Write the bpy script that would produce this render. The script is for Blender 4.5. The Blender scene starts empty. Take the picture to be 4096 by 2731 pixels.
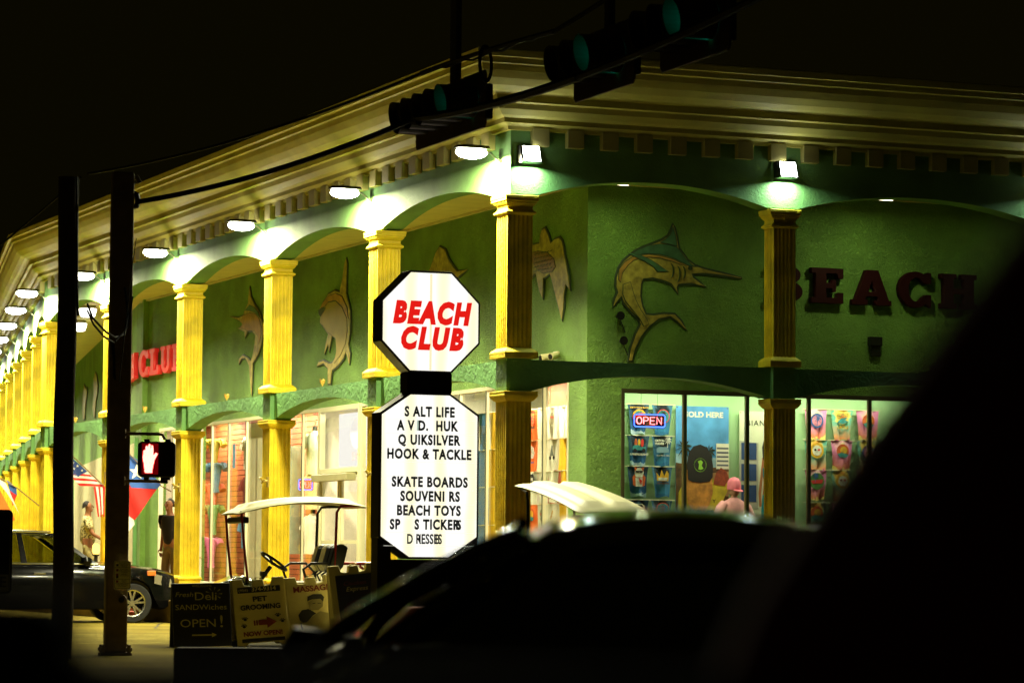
import bpy, bmesh, math, random
from mathutils import Vector, Matrix
random.seed(7)
PI = math.pi
scene = bpy.context.scene
COL = scene.collection

# ---------------------------------------------------------------- camera
F_PX, PITCH, ROLL, CAM_H = 12500.0, 0.06925, -0.00785, 1.1
cam_data = bpy.data.cameras.new('camera'); cam = bpy.data.objects.new('camera', cam_data); COL.objects.link(cam)
cam_data.sensor_width = 36.0; cam_data.lens = F_PX / 4096 * 36.0
cam_data.clip_start = 0.05; cam_data.clip_end = 2000
fw = Vector((0, math.cos(PITCH), math.sin(PITCH))); up = Vector((0, -math.sin(PITCH), math.cos(PITCH))); rt = Vector((1, 0, 0))
r2 = rt * math.cos(ROLL) - up * math.sin(ROLL); u2 = rt * math.sin(ROLL) + up * math.cos(ROLL)
m = Matrix((r2, u2, -fw)).transposed().to_4x4(); m.translation = Vector((0, 0, CAM_H)); cam.matrix_world = m
cam_data.dof.use_dof = True; cam_data.dof.focus_distance = 42.0; cam_data.dof.aperture_fstop = 4.0
scene.camera = cam

# ---------------------------------------------------------------- night sky, view
world = bpy.data.worlds.new('World'); scene.world = world; world.use_nodes = True
bg = world.node_tree.nodes['Background']
bg.inputs[0].default_value = (1.0, 0.80, 0.10, 1); bg.inputs[1].default_value = 0.0028
scene.view_settings.view_transform = 'Standard'; scene.view_settings.look = 'None'
scene.view_settings.exposure = 0.0; scene.view_settings.gamma = 1.0
scene.cycles.use_denoising = True
scene.cycles.max_bounces = 7; scene.cycles.diffuse_bounces = 4; scene.cycles.transparent_max_bounces = 16
scene.cycles.sample_clamp_indirect = 4.0; scene.cycles.caustics_reflective = False; scene.cycles.caustics_refractive = False

# ---------------------------------------------------------------- building frame: x runs along the right front, y along the left front
TH = 0.38953; OX, OY = -0.09098, 40.0
RX, RY = math.cos(TH), math.sin(TH); PH = math.atan(0.888 / 4.6); BEND = 24.9
def W(b, a, z=0.0): return Vector((OX + b * RX - a * RY, OY + b * RY + a * RX, z))
def WW(x, s, z=0.0):   # wing frame
    return W(x * math.cos(PH) + s * math.sin(PH), BEND - x * math.sin(PH) + s * math.cos(PH), z)

# ---------------------------------------------------------------- materials
def lin(c):
    if isinstance(c, str): c = [int(c[i:i + 2], 16) / 255 for i in (0, 2, 4)]
    return tuple(x / 12.92 if x <= .04045 else ((x + .055) / 1.055) ** 2.4 for x in c)
MATS = {}
def mat(name, col, rough=.6, metal=0.0, var=.12, vscale=3.0, bump=0.0, bscale=30.0, emis=None, es=1.0, coat=0.0, spec=.5):
    """principled material with uneven colour and optional surface relief"""
    if name in MATS: return MATS[name]
    mt = bpy.data.materials.new(name); mt.use_nodes = True; nt = mt.node_tree; p = nt.nodes['Principled BSDF']
    c = lin(col) if isinstance(col, str) else col
    p.inputs['Roughness'].default_value = rough; p.inputs['Metallic'].default_value = metal
    p.inputs['Specular IOR Level'].default_value = spec
    if coat: p.inputs['Coat Weight'].default_value = coat; p.inputs['Coat Roughness'].default_value = .05
    tc = nt.nodes.new('ShaderNodeTexCoord')
    if var > 0:
        n = nt.nodes.new('ShaderNodeTexNoise'); n.inputs['Scale'].default_value = vscale; n.inputs['Detail'].default_value = 6
        r = nt.nodes.new('ShaderNodeValToRGB'); r.color_ramp.elements[0].position = .3; r.color_ramp.elements[1].position = .7
        r.color_ramp.elements[0].color = tuple(x * (1 - var) for x in c) + (1,)
        r.color_ramp.elements[1].color = tuple(min(1, x * (1 + var)) for x in c) + (1,)
        nt.links.new(tc.outputs['Object'], n.inputs['Vector']); nt.links.new(n.outputs['Fac'], r.inputs['Fac'])
        nt.links.new(r.outputs['Color'], p.inputs['Base Color'])
    else: p.inputs['Base Color'].default_value = c + (1,)
    if bump > 0:
        n2 = nt.nodes.new('ShaderNodeTexNoise'); n2.inputs['Scale'].default_value = bscale; n2.inputs['Detail'].default_value = 5
        b = nt.nodes.new('ShaderNodeBump'); b.inputs['Strength'].default_value = bump; b.inputs['Distance'].default_value = .02
        nt.links.new(tc.outputs['Object'], n2.inputs['Vector']); nt.links.new(n2.outputs['Fac'], b.inputs['Height']); nt.links.new(b.outputs['Normal'], p.inputs['Normal'])
    if emis is not None:
        p.inputs['Emission Color'].default_value = (lin(emis) if isinstance(emis, str) else emis) + (1,); p.inputs['Emission Strength'].default_value = es
    MATS[name] = mt
    return mt
def stucco(name, col, strength, scale, crack=True):
    mt = mat(name, col, .75, var=.24, vscale=1.6); nt = mt.node_tree; p = nt.nodes['Principled BSDF']
    tc = [n for n in nt.nodes if n.type == 'TEX_COORD'][0]
    n = nt.nodes.new('ShaderNodeTexNoise'); n.inputs['Scale'].default_value = scale; n.inputs['Detail'].default_value = 8; n.inputs['Distortion'].default_value = 1.2
    v = nt.nodes.new('ShaderNodeTexVoronoi'); v.feature = 'DISTANCE_TO_EDGE'; v.inputs['Scale'].default_value = scale * .55
    vm = nt.nodes.new('ShaderNodeVectorMath'); vm.operation = 'ADD'
    ns = nt.nodes.new('ShaderNodeTexNoise'); ns.inputs['Scale'].default_value = scale * .8
    mix = nt.nodes.new('ShaderNodeMath'); mix.operation = 'MULTIPLY_ADD'
    sm = nt.nodes.new('ShaderNodeMath'); sm.operation = 'MINIMUM'; sm.inputs[1].default_value = .12
    nt.links.new(tc.outputs['Object'], n.inputs['Vector']); nt.links.new(tc.outputs['Object'], ns.inputs['Vector'])
    nt.links.new(tc.outputs['Object'], vm.inputs[0]); nt.links.new(ns.outputs['Color'], vm.inputs[1]); nt.links.new(vm.outputs[0], v.inputs['Vector'])
    nt.links.new(v.outputs['Distance'], sm.inputs[0]); nt.links.new(sm.outputs[0], mix.inputs[0]); mix.inputs[1].default_value = 4.0 if crack else .5
    nt.links.new(n.outputs['Fac'], mix.inputs[2])
    b = nt.nodes.new('ShaderNodeBump'); b.inputs['Strength'].default_value = strength; b.inputs['Distance'].default_value = .03
    nt.links.new(mix.outputs[0], b.inputs['Height']); nt.links.new(b.outputs['Normal'], p.inputs['Normal'])
    return mt
def glass(name, tint=(1, 1, 1), refl=.08):
    mt = bpy.data.materials.new(name); mt.use_nodes = True; nt = mt.node_tree; nt.nodes.remove(nt.nodes['Principled BSDF'])
    t = nt.nodes.new('ShaderNodeBsdfTransparent'); t.inputs[0].default_value = tint + (1,)
    g = nt.nodes.new('ShaderNodeBsdfGlossy'); g.inputs['Roughness'].default_value = .03; g.inputs[0].default_value = (.9, .95, .9, 1)
    lw = nt.nodes.new('ShaderNodeLayerWeight'); lw.inputs['Blend'].default_value = .35
    mu = nt.nodes.new('ShaderNodeMath'); mu.operation = 'MULTIPLY'; mu.inputs[1].default_value = refl * 3
    mx = nt.nodes.new('ShaderNodeMixShader'); nt.links.new(lw.outputs['Fresnel'], mu.inputs[0]); nt.links.new(mu.outputs[0], mx.inputs[0])
    nt.links.new(t.outputs[0], mx.inputs[1]); nt.links.new(g.outputs[0], mx.inputs[2]); nt.links.new(mx.outputs[0], nt.nodes['Material Output'].inputs[0])
    MATS[name] = mt; return mt
def tiedye(name, cols, rings=2.2, seed=0):
    """radial dye pattern printed in the cloth, in object space (x across, z up)"""
    if name in MATS: return MATS[name]
    mt = bpy.data.materials.new(name); mt.use_nodes = True; nt = mt.node_tree; p = nt.nodes['Principled BSDF']; p.inputs['Roughness'].default_value = .9
    tc = nt.nodes.new('ShaderNodeTexCoord'); mp = nt.nodes.new('ShaderNodeMapping'); mp.inputs['Location'].default_value = (0, 0, .2); mp.inputs['Scale'].default_value = (rings, .01, rings)
    n = nt.nodes.new('ShaderNodeTexNoise'); n.inputs['Scale'].default_value = 14; n.inputs['Detail'].default_value = 4
    s = nt.nodes.new('ShaderNodeVectorMath'); s.operation = 'LENGTH'; ad = nt.nodes.new('ShaderNodeMath'); ad.operation = 'MULTIPLY_ADD'; ad.inputs[1].default_value = .55; 
    sub = nt.nodes.new('ShaderNodeMath'); sub.operation = 'SUBTRACT'; sub.inputs[1].default_value = .27
    r = nt.nodes.new('ShaderNodeValToRGB'); r.color_ramp.interpolation = 'LINEAR'
    for i, c in enumerate(cols):
        e = r.color_ramp.elements[i] if i < 2 else r.color_ramp.elements.new(.5)
        e.position = .05 + .9 * i / (len(cols) - 1); e.color = lin(c) + (1,)
    nt.links.new(tc.outputs['Object'], mp.inputs[0]); nt.links.new(mp.outputs[0], s.inputs[0]); nt.links.new(tc.outputs['Object'], n.inputs['Vector'])
    nt.links.new(n.outputs['Fac'], ad.inputs[0]); nt.links.new(s.outputs['Value'], ad.inputs[2]); nt.links.new(ad.outputs[0], sub.inputs[0]); nt.links.new(sub.outputs[0], r.inputs[0]); nt.links.new(r.outputs[0], p.inputs['Base Color'])
    MATS[name] = mt; return mt
def emit(name, col, st):
    if name in MATS: return MATS[name]
    mt = bpy.data.materials.new(name); mt.use_nodes = True; nt = mt.node_tree; nt.nodes.remove(nt.nodes['Principled BSDF'])
    e = nt.nodes.new('ShaderNodeEmission'); e.inputs[0].default_value = (lin(col) if isinstance(col, str) else col) + (1,); e.inputs[1].default_value = st
    nt.links.new(e.outputs[0], nt.nodes['Material Output'].inputs[0]); MATS[name] = mt; return mt
def wavebump(mt, axis, scale, strength, dist=.02, prof='SIN'):
    nt = mt.node_tree; p = nt.nodes['Principled BSDF']; tc = [n for n in nt.nodes if n.type == 'TEX_COORD'][0]
    w = nt.nodes.new('ShaderNodeTexWave'); w.bands_direction = axis; w.inputs['Scale'].default_value = scale; w.wave_profile = prof
    b = nt.nodes.new('ShaderNodeBump'); b.inputs['Strength'].default_value = strength; b.inputs['Distance'].default_value = dist
    nt.links.new(tc.outputs['Object'], w.inputs['Vector']); nt.links.new(w.outputs['Fac'], b.inputs['Height']); nt.links.new(b.outputs['Normal'], p.inputs['Normal'])

# ---------------------------------------------------------------- geometry collector
class G:
    def __init__(s): s.v = []; s.f = []; s.m = []
    def add(s, vs, fs, mi=0):
        o = len(s.v); s.v += [tuple(x) for x in vs]; s.f += [tuple(o + i for i in f) for f in fs]; s.m += [mi] * len(fs); return s
    def box(s, x0, x1, y0, y1, z0, z1, mi=0):
        return s.add([(x0, y0, z0), (x1, y0, z0), (x1, y1, z0), (x0, y1, z0), (x0, y0, z1), (x1, y0, z1), (x1, y1, z1), (x0, y1, z1)],
                     [(3, 2, 1, 0), (4, 5, 6, 7), (0, 1, 5, 4), (1, 2, 6, 5), (2, 3, 7, 6), (3, 0, 4, 7)], mi)
    def loft(s, rings, cap=True, mi=0, close=True):
        n = len(rings[0]); vs = [p for r in rings for p in r]; fs = []
        for i in range(len(rings) - 1):
            for j in range(n if close else n - 1):
                k = (j + 1) % n; fs.append((i * n + j, i * n + k, (i + 1) * n + k, (i + 1) * n + j))
        if cap: fs.append(tuple(range(n))[::-1]); fs.append(tuple((len(rings) - 1) * n + j for j in range(n)))
        return s.add(vs, fs, mi)
    def tube(s, pts, r, n=8, mi=0, cap=True):
        pts = [Vector(p) for p in pts]; rs = r if isinstance(r, (list, tuple)) else [r] * len(pts); rings = []; ref = None
        for i, p in enumerate(pts):
            d = (pts[min(i + 1, len(pts) - 1)] - pts[max(i - 1, 0)]).normalized()
            if ref is None: ref = Vector((0, 0, 1)) if abs(d.z) < .9 else Vector((1, 0, 0))
            a = d.cross(ref)
            if a.length < .05: a = d.cross(Vector((.3, .9, .2)) if abs(d.y) < .9 else Vector((1, 0, .1)))
            a.normalize(); b = a.cross(d).normalized(); ref = b
            rings.append([p + (a * math.cos(t) + b * math.sin(t)) * rs[i] for t in (2 * PI * k / n for k in range(n))])
        return s.loft(rings, cap, mi)
    def ball(s, c, r, n=10, mi=0, sc=(1, 1, 1)):
        rings = []
        for i in range(1, n):
            t = PI * i / n; rings.append([(c[0] + r * sc[0] * math.sin(t) * math.cos(q), c[1] + r * sc[1] * math.sin(t) * math.sin(q), c[2] + r * sc[2] * math.cos(t)) for q in (-2 * PI * k / (2 * n) for k in range(2 * n))])
        return s.loft(rings, True, mi)
    def rects(s, prof, cx, cy, hx, hy, mi=0):
        """stack of rectangles: prof = [(outset, z)]"""
        rings = [[(cx - hx - e, cy - hy - e, z), (cx + hx + e, cy - hy - e, z), (cx + hx + e, cy + hy + e, z), (cx - hx - e, cy + hy + e, z)] for e, z in prof]
        return s.loft(rings, True, mi)
    def prism(s, loop, f, d0, d1, mi=0):
        """loop of 2-d points pushed between depths d0 and d1; f(u, v, d) -> xyz"""
        n = len(loop); vs = [f(u, v, d0) for u, v in loop] + [f(u, v, d1) for u, v in loop]
        return s.add(vs, [tuple(range(n)), tuple(range(2 * n - 1, n - 1, -1))] + [(i, i + n, (i + 1) % n + n, (i + 1) % n) for i in range(n)], mi)
    def build(s, name, mats, parent=None, smooth=False, bevel=0.0, loc=None, rz=0.0, seg=2):
        me = bpy.data.meshes.new(name); me.from_pydata(s.v, [], s.f)
        for mm in (mats if isinstance(mats, (list, tuple)) else [mats]): me.materials.append(mm)
        me.polygons.foreach_set('material_index', s.m)
        bm = bmesh.new(); bm.from_mesh(me); bmesh.ops.recalc_face_normals(bm, faces=bm.faces)
        bm.to_mesh(me); bm.free()
        if smooth:
            me.polygons.foreach_set('use_smooth', [True] * len(me.polygons))
            try: me.set_sharp_from_angle(angle=math.radians(40))
            except Exception: pass
        o = bpy.data.objects.new(name, me); COL.objects.link(o)
        if parent is not None: o.parent = parent
        if loc is not None: o.location = loc
        o.rotation_euler.z = rz
        if bevel > 0:
            b = o.modifiers.new('bevel', 'BEVEL'); b.width = bevel; b.segments = seg; b.limit_method = 'ANGLE'
        return o
def tag(o, label=None, cat=None, group=None, kind=None):
    if label: o['label'] = label
    if cat: o['category'] = cat
    if group: o['group'] = group
    if kind: o['kind'] = kind
    return o
def empty(name, loc=(0, 0, 0), rz=0.0, label=None, cat=None, group=None, parent=None, rot=None):
    o = bpy.data.objects.new(name, None); COL.objects.link(o); o.location = loc; o.empty_display_size = .2
    o.rotation_euler = rot if rot else (0, 0, rz)
    if parent: o.parent = parent
    return tag(o, label, cat, group)
def copy_tree(o, parent=None):
    c = o.copy(); COL.objects.link(c); c.parent = parent
    for ch in [x for x in COL.objects if x.parent == o]: copy_tree(ch, c)
    return c
def text(name, s, size, mt, parent, loc, rot=(PI / 2, 0, 0), ext=.002, off=0.0, shear=0.0, sx=1.0, align='CENTER', spacing=1.0):
    cu = bpy.data.curves.new(name, 'FONT'); cu.body = s; cu.size = size; cu.extrude = ext; cu.offset = off; cu.shear = shear
    cu.align_x = align; cu.align_y = 'CENTER'; cu.space_character = spacing; cu.resolution_u = 3
    t = bpy.data.objects.new(name, cu); COL.objects.link(t); bpy.context.view_layer.update()
    me = bpy.data.meshes.new_from_object(t.evaluated_get(bpy.context.evaluated_depsgraph_get()))
    bpy.data.objects.remove(t); bpy.data.curves.remove(cu); me.name = name
    me.transform(Matrix.Diagonal((sx, 1, 1, 1))); me.materials.clear(); me.materials.append(mt)
    o = bpy.data.objects.new(name, me); COL.objects.link(o); o.parent = parent; o.location = loc; o.rotation_euler = rot
    return o
FACE_LEFT = (PI / 2, 0, -PI / 2)
def light(name, kind, power, loc, rot, parent, col=(1, 1, 1), sx=.3, sy=.2, spread=PI, spot=None, blend=.4):
    d = bpy.data.lights.new(name, kind); d.energy = power; d.color = col
    if kind == 'AREA': d.shape = 'RECTANGLE'; d.size = sx; d.size_y = sy; d.spread = spread
    if kind == 'SPOT': d.spot_size = spot; d.spot_blend = blend; d.shadow_soft_size = sx
    if kind == 'POINT': d.shadow_soft_size = sx
    o = bpy.data.objects.new(name, d); COL.objects.link(o); o.parent = parent; o.location = loc; o.rotation_euler = rot; return o
def grille(o): return o
# ================================================================ SETTING
g = G(); g.add([(-300, -60, 0), (300, -60, 0), (300, 400, 0), (-300, 400, 0)], [(0, 1, 2, 3)])
street = tag(g.build('street', mat('dark_asphalt', (.045, .04, .02), .95, spec=.04, var=.3, vscale=.8, bump=.5, bscale=30)), kind='structure')
conc = mat('parking_concrete', (.22, .17, .028), .95, spec=.04, var=.30, vscale=.55, bump=.35, bscale=9)
g = G()
def gl(b, a, z): p = W(b, a, z); return (p.x, p.y, p.z)
g.add([gl(-30, -14, .004), gl(-3.4, -14, .004), gl(-3.4, 3.5, .004), gl(-.70, 3.5, .004), gl(-.70, 75, .004), gl(-30, 75, .004)], [(0, 1, 2, 3, 4, 5)])
tag(g.build('parking_lot', conc), kind='structure')
g = G(); cr = random.Random(4)
for k_ in range(9):
    pb_, pa_ = -2 - cr.random() * 7, 4 + cr.random() * 16; pts_ = [(pb_ + .35 * j * (1 if k_ % 2 else .4) + cr.uniform(-.05, .05), pa_ + (.45 * j if k_ % 2 == 0 else .1 * j) + cr.uniform(-.06, .06)) for j in range(9)]
    for (b0, a0), (b1, a1) in zip(pts_[:-1], pts_[1:]):
        w_ = .012; g.add([gl(b0 - w_, a0 + w_, .0085), gl(b0 + w_, a0 - w_, .0085), gl(b1 + w_, a1 - w_, .0085), gl(b1 - w_, a1 + w_, .0085)], [(0, 1, 2, 3)])
gs = G()
for k_ in range(8):
    y0 = 38.9 + .62 * k_; gs.add([(-7.2, y0 - .25, .0085), (-3.75, y0 + .30, .0085), (-3.75, y0 + .42, .0085), (-7.2, y0 - .13, .0085)], [(0, 1, 2, 3)])
tag(gs.build('parking_stripes', mat('worn_stripe_paint', (.50, .42, .10), .9, spec=.04, var=.5, vscale=6)), kind='structure')
tag(g.build('pavement_cracks', mat('crack_tar', (.05, .04, .02), .9)), kind='structure')
SW = .38
m_walk = mat('sidewalk_concrete', (.22, .15, .05), .8, var=.2, vscale=1.5, bump=.3, bscale=14)
FRAME_MAIN = dict(loc=(OX, OY, 0), rz=TH); FRAME_WING = dict(loc=tuple(WW(0, 0, 0)), rz=TH - PH)
g = G()
pts = [(12.5, -.75), (-.75, -.75), (-.75, BEND - .07), (-.75 + 45 * math.sin(PH), BEND + 45 * math.cos(PH)), (12.5, BEND + 45 * math.cos(PH))]
g.prism(pts, lambda u, v, d: (u, v, d), .002, SW)
tag(g.build('sidewalk', m_walk, bevel=.02, **FRAME_MAIN), kind='structure')

# ================================================================ SHOP BUILDING
M_wall = stucco('green_stucco', (.17, .33, .05), .9, 13.0)
M_wall2 = stucco('green_stucco_fine', (.15, .31, .08), .35, 24.0, False)
M_beam = stucco('green_plaster', (.14, .33, .09), .55, 9.0, False)
M_yel = mat('yellow_paint', (.78, .58, .012), .6, var=.24, vscale=3.2, bump=.45, bscale=24)
M_cream = mat('cream_cornice_paint', (.60, .53, .12), .6, var=.12, vscale=2, bump=.12, bscale=25)
M_ceil = mat('cream_ceiling_paint', (.72, .62, .2), .7, var=.08)
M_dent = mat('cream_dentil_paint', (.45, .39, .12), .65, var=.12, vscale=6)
M_alum = mat('window_aluminium', (.62, .60, .38), .35, .0, var=.06, spec=.8)
M_bronze = mat('dark_window_gasket', (.02, .035, .02), .5)
M_glass = glass('storefront_glass')
M_int_or = mat('orange_slatwall', (.50, .13, .045), .6, var=.1, vscale=5)
M_int_white = mat('white_interior_paint', (.72, .70, .58), .7)
M_mint = mat('mint_interior_paint', (.34, .56, .28), .7, var=.05)
M_brick = mat('red_brick_base', (.22, .08, .035), .8, var=.3, vscale=9, bump=.5, bscale=20)
shop = empty('shop_building', (OX, OY, 0), TH, 'green two storey corner shop with yellow fluted columns, arches and a deep cream cornice', 'shop building')
wing = empty('shop_wing', tuple(WW(0, 0, 0)), TH - PH, 'far left wing of the green shop, a long row of yellow columns running away', 'shop building')

PERIOD = 4.92
ZC, ZB, ZL = 5.775, 3.67, 3.244          # top of upper capital, top of beam, top of lower capital
SPR, APX = 5.80, 6.04; BSPR, BAPX = 3.262, 3.49

def arcade(spans, ends, x0, x1, spr, apx, top, axis='y'):
    """wall pierced by arches; spans = clear openings along s; ends = total run"""
    g = G(); s_cur = ends[0]; N = 22
    def P(x, s, z): return (x, s, z) if axis == 'y' else (s, x, z)
    pts = [(ends[0], spr)]
    for a, b in spans:
        for i in range(N + 1):
            t = i / N; e = abs(2 * t - 1) ** 2.1; pts.append((a + (b - a) * t, spr + (apx - spr) * (1 - e)))
    pts.append((ends[1], spr))
    n = len(pts); vs = []
    for s, z in pts: vs += [P(x0, s, z), P(x0, s, top), P(x1, s, z), P(x1, s, top)]
    fs = []
    for i in range(n - 1):
        o, q = 4 * i, 4 * i + 4
        if abs(pts[i][0] - pts[i + 1][0]) < 1e-6: continue
        fs += [(o, o + 1, q + 1, q), (o + 2, q + 2, q + 3, o + 3), (o, q, q + 2, o + 2), (o + 1, o + 3, q + 3, q + 1)]
    fs += [(0, 2, 3, 1), (4 * n - 4, 4 * n - 3, 4 * n - 1, 4 * n - 2)]
    return g.add(vs, fs)

L_COLS = [k * PERIOD for k in range(5)] + [24.5]
R_COLS = [3.811, 7.98, 12.15]
W_COLS = [4.07 + 4.69 * j for j in range(8)]
# --- upper fascia with arches
sp = [(L_COLS[i] + .53 + .08, L_COLS[i + 1] + .03) for i in range(5)]
arcade(sp, (.1, BEND + .02), .1, .42, SPR, APX, 6.64).build('arched_fascia', M_wall2, shop)
spR = [(.49, 3.80)] + [(R_COLS[i] + .46, R_COLS[i + 1] - .01) for i in range(2)]
arcade(spR, (.422, 13.0), .1, .42, SPR, APX, 6.64, 'x').build('arched_fascia', M_wall2, shop)
spW = [(.12, 4.1)] + [(W_COLS[i] + .55, W_COLS[i + 1] + .03) for i in range(7)]
arcade(spW, (.0, 40), .1, .42, SPR, APX, 6.64).build('arched_fascia', M_wall2, wing)
# --- lower beam with arches
spb = [(L_COLS[i] + .50, L_COLS[i + 1] + .04) for i in range(5)]
arcade(spb, (.28, BEND), .13, .40, BSPR, BAPX, ZB - .012).build('arched_beam', M_beam, shop)
spRb = [(.45, 3.84)] + [(R_COLS[i] + .44, R_COLS[i + 1] + .03) for i in range(2)]
arcade(spRb, (.35, 13.0), .13, .40, BSPR, BAPX, ZB - .012, 'x').build('arched_beam', M_beam, shop)
arcade(spW, (.0, 40), .13, .40, BSPR, BAPX, ZB - .012).build('arched_beam', M_beam, wing)
# --- cornice
prof = [(-.1, 6.62), (-.035, 6.62), (-.03, 6.665), (.03, 6.70), (.055, 6.70), (.055, 6.76), (.11, 6.79), (.17, 6.86), (.19, 6.93), (.235, 6.945), (.235, 7.03), (.28, 7.06),
        (.33, 7.075), (.41, 7.12), (.49, 7.20), (.545, 7.29), (.57, 7.36), (.60, 7.375), (.60, 7.44), (.66, 7.45), (.675, 7.53), (.60, 7.56), (-.1, 7.58)]
k = (1 + math.cos(PH))
miter = [((13.0, 0), (0, -1)), ((0, 0), (-1, -1)), ((0, BEND), ((-1 - math.cos(PH)) / k, (math.sin(PH)) / k)),
         ((40 * math.sin(PH), BEND + 40 * math.cos(PH)), (-math.cos(PH), math.sin(PH)))]
g = G(); rings = []
for (px, py), (dx, dy) in miter: rings.append([(px + dx * d, py + dy * d, z) for d, z in prof])
g.loft(rings, True); g.build('cornice', M_cream, shop)
# --- dentils (one part each)
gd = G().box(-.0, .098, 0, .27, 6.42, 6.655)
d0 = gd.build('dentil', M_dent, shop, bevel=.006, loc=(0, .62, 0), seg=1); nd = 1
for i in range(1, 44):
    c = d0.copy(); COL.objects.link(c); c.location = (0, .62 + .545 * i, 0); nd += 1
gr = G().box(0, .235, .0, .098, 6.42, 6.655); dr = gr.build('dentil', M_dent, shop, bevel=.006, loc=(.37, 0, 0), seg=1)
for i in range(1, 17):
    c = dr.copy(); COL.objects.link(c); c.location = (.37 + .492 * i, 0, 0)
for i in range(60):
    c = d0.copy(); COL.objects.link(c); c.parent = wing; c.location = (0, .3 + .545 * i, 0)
# --- roof and far walls
g = G(); g.prism([(12.2, .0), (0.0, .0), (0, BEND), (39 * math.sin(PH), BEND + 39 * math.cos(PH)), (12.2, BEND + 39 * math.cos(PH))], lambda u, v, d: (u, v, d), 7.46, 7.54)
g.build('roof', mat('roof_membrane', (.12, .12, .1), .9), shop)
# --- upper ceiling of the arcade
g = G(); WC = 2.05; kx = 2.05
bx = lambda x, s: (x * math.cos(PH) + s * math.sin(PH), BEND - x * math.sin(PH) + s * math.cos(PH))
g.prism([(.42, .42), (12.2, .42), (12.2, 2.2), (2.2, 2.2), (2.2, BEND - .2), bx(2.2, 39), bx(.42, 39), (.42, BEND - .03)], lambda u, v, d: (u, v, d), 6.27, 6.33)
g.build('ceiling', M_ceil, shop)
g = G().box(1.99, 2.05, 2.06, BEND - .25, 6.235, 6.272).box(1.99, 12.2, 1.99, 2.05, 6.235, 6.272); g.build('ceiling_trim', mat('pale_trim', (.6, .52, .22), .6), shop)

# --- inner walls with shop window openings
HL, HR, SILL = 3.62, 3.44, .62
g = G()
opL = [(2.66, 7.9), (10.6, 20.5), (21.2, 23.2)]
x0, x1 = 2.05, 2.2
g.box(x0, x1, 2.05, opL[0][0], SW, 6.30)
for i, (a, b) in enumerate(opL):
    g.box(x0, x1, a, b, HL, 6.30); g.box(x0, x1, a, b, SW, SILL - .16)
    nx = opL[i + 1][0] if i < 2 else BEND - .2
    g.box(x0, x1, b, nx, SW, 6.30)
g.build('wall', M_wall, shop)
g = G(); g.box(2.202, 2.57, 2.05, 2.2, SW, 6.30).box(2.57, 10.3, 2.05, 2.2, HR, 6.30).box(2.57, 10.3, 2.05, 2.2, SW, .85).box(10.3, 12.2, 2.05, 2.2, SW, 6.3)
g.build('wall', M_wall, shop)
g = G().box(2.05, 2.2, -.36, 1.2, SW, 6.3).box(2.05, 2.2, 1.2, 39, SW, 6.3)
g.build('wall', M_wall, wing)
M_sid = mat('cream_metal_siding', (.62, .56, .34), .5, var=.08); wavebump(M_sid, 'Y', 2.3, 1.0, .05, 'SIN')
G().box(2.03, 2.049, .6, 21.5, SW, 3.42).build('corrugated_siding', M_sid, wing)
G().box(1.98, 2.048, .45, .60, SW, 3.5).build('siding_post', M_beam, wing); G().box(1.98, 2.048, 21.5, 22.0, SW, 3.5).build('siding_post', M_beam, wing)

# --- shop windows: frame, mullions, panes
def window_run(op, head, sill, mull, door=None, axis='y', x=2.05, parent=shop, fm=None):
    fm = fm or M_alum
    def bx(g, s0, s1, z0, z1, d0, d1, mi=0):
        return g.box(x + d0, x + d1, s0, s1, z0, z1, mi) if axis == 'y' else g.box(s0, s1, x + d0, x + d1, z0, z1, mi)
    a, b = op; g = G()
    bx(g, a, b, head - .06, head, -.01, .08); bx(g, a, b, sill - .16, sill, -.04, .10)
    bx(g, a, a + .05, sill, head - .06, -.01, .08); bx(g, b - .05, b, sill, head - .06, -.01, .08)
    fr = g.build('window_frame', fm, parent, bevel=.004, seg=1)
    edges = [a + .05] + mull + [b - .05]
    for mpos in mull:
        g = G(); bx(g, mpos - .03, mpos + .03, sill, head - .06, -.008, .03)
        bx(g, mpos - .012, mpos + .012, sill, head - .06, -.014, -.008, 1)
        g.build('mullion', [fm, M_bronze] if axis == 'y' else [mat('bronze_mullion', (.16, .13, .05), .4), M_bronze], fr)
    for i in range(len(edges) - 1):
        if edges[i + 1] - edges[i] < .15: continue
        g = G(); bx(g, edges[i] + (.035 if i else 0), edges[i + 1] - (.035 if i < len(edges) - 2 else 0), sill, head - .06, .028, .032)
        g.build('pane', M_glass, fr)
    return fr
window_run(opL[0], HL, SILL, [3.57, 4.9, 5.72, 6.8])
window_run((10.6, 11.25), HL, SILL, [])
window_run((13.35, 20.5), HL, SILL, [14.25, 15.1, 16.25, 17.46, 18.56, 19.63])
window_run(opL[2], HL, SILL, [22.2])
window_run((2.57, 10.3), HR, .85, [3.535, 4.50, 5.47, 6.44, 7.41, 8.38, 9.34], axis='x', fm=mat('dark_bronze_frame', (.05, .045, .015), .5))
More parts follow.
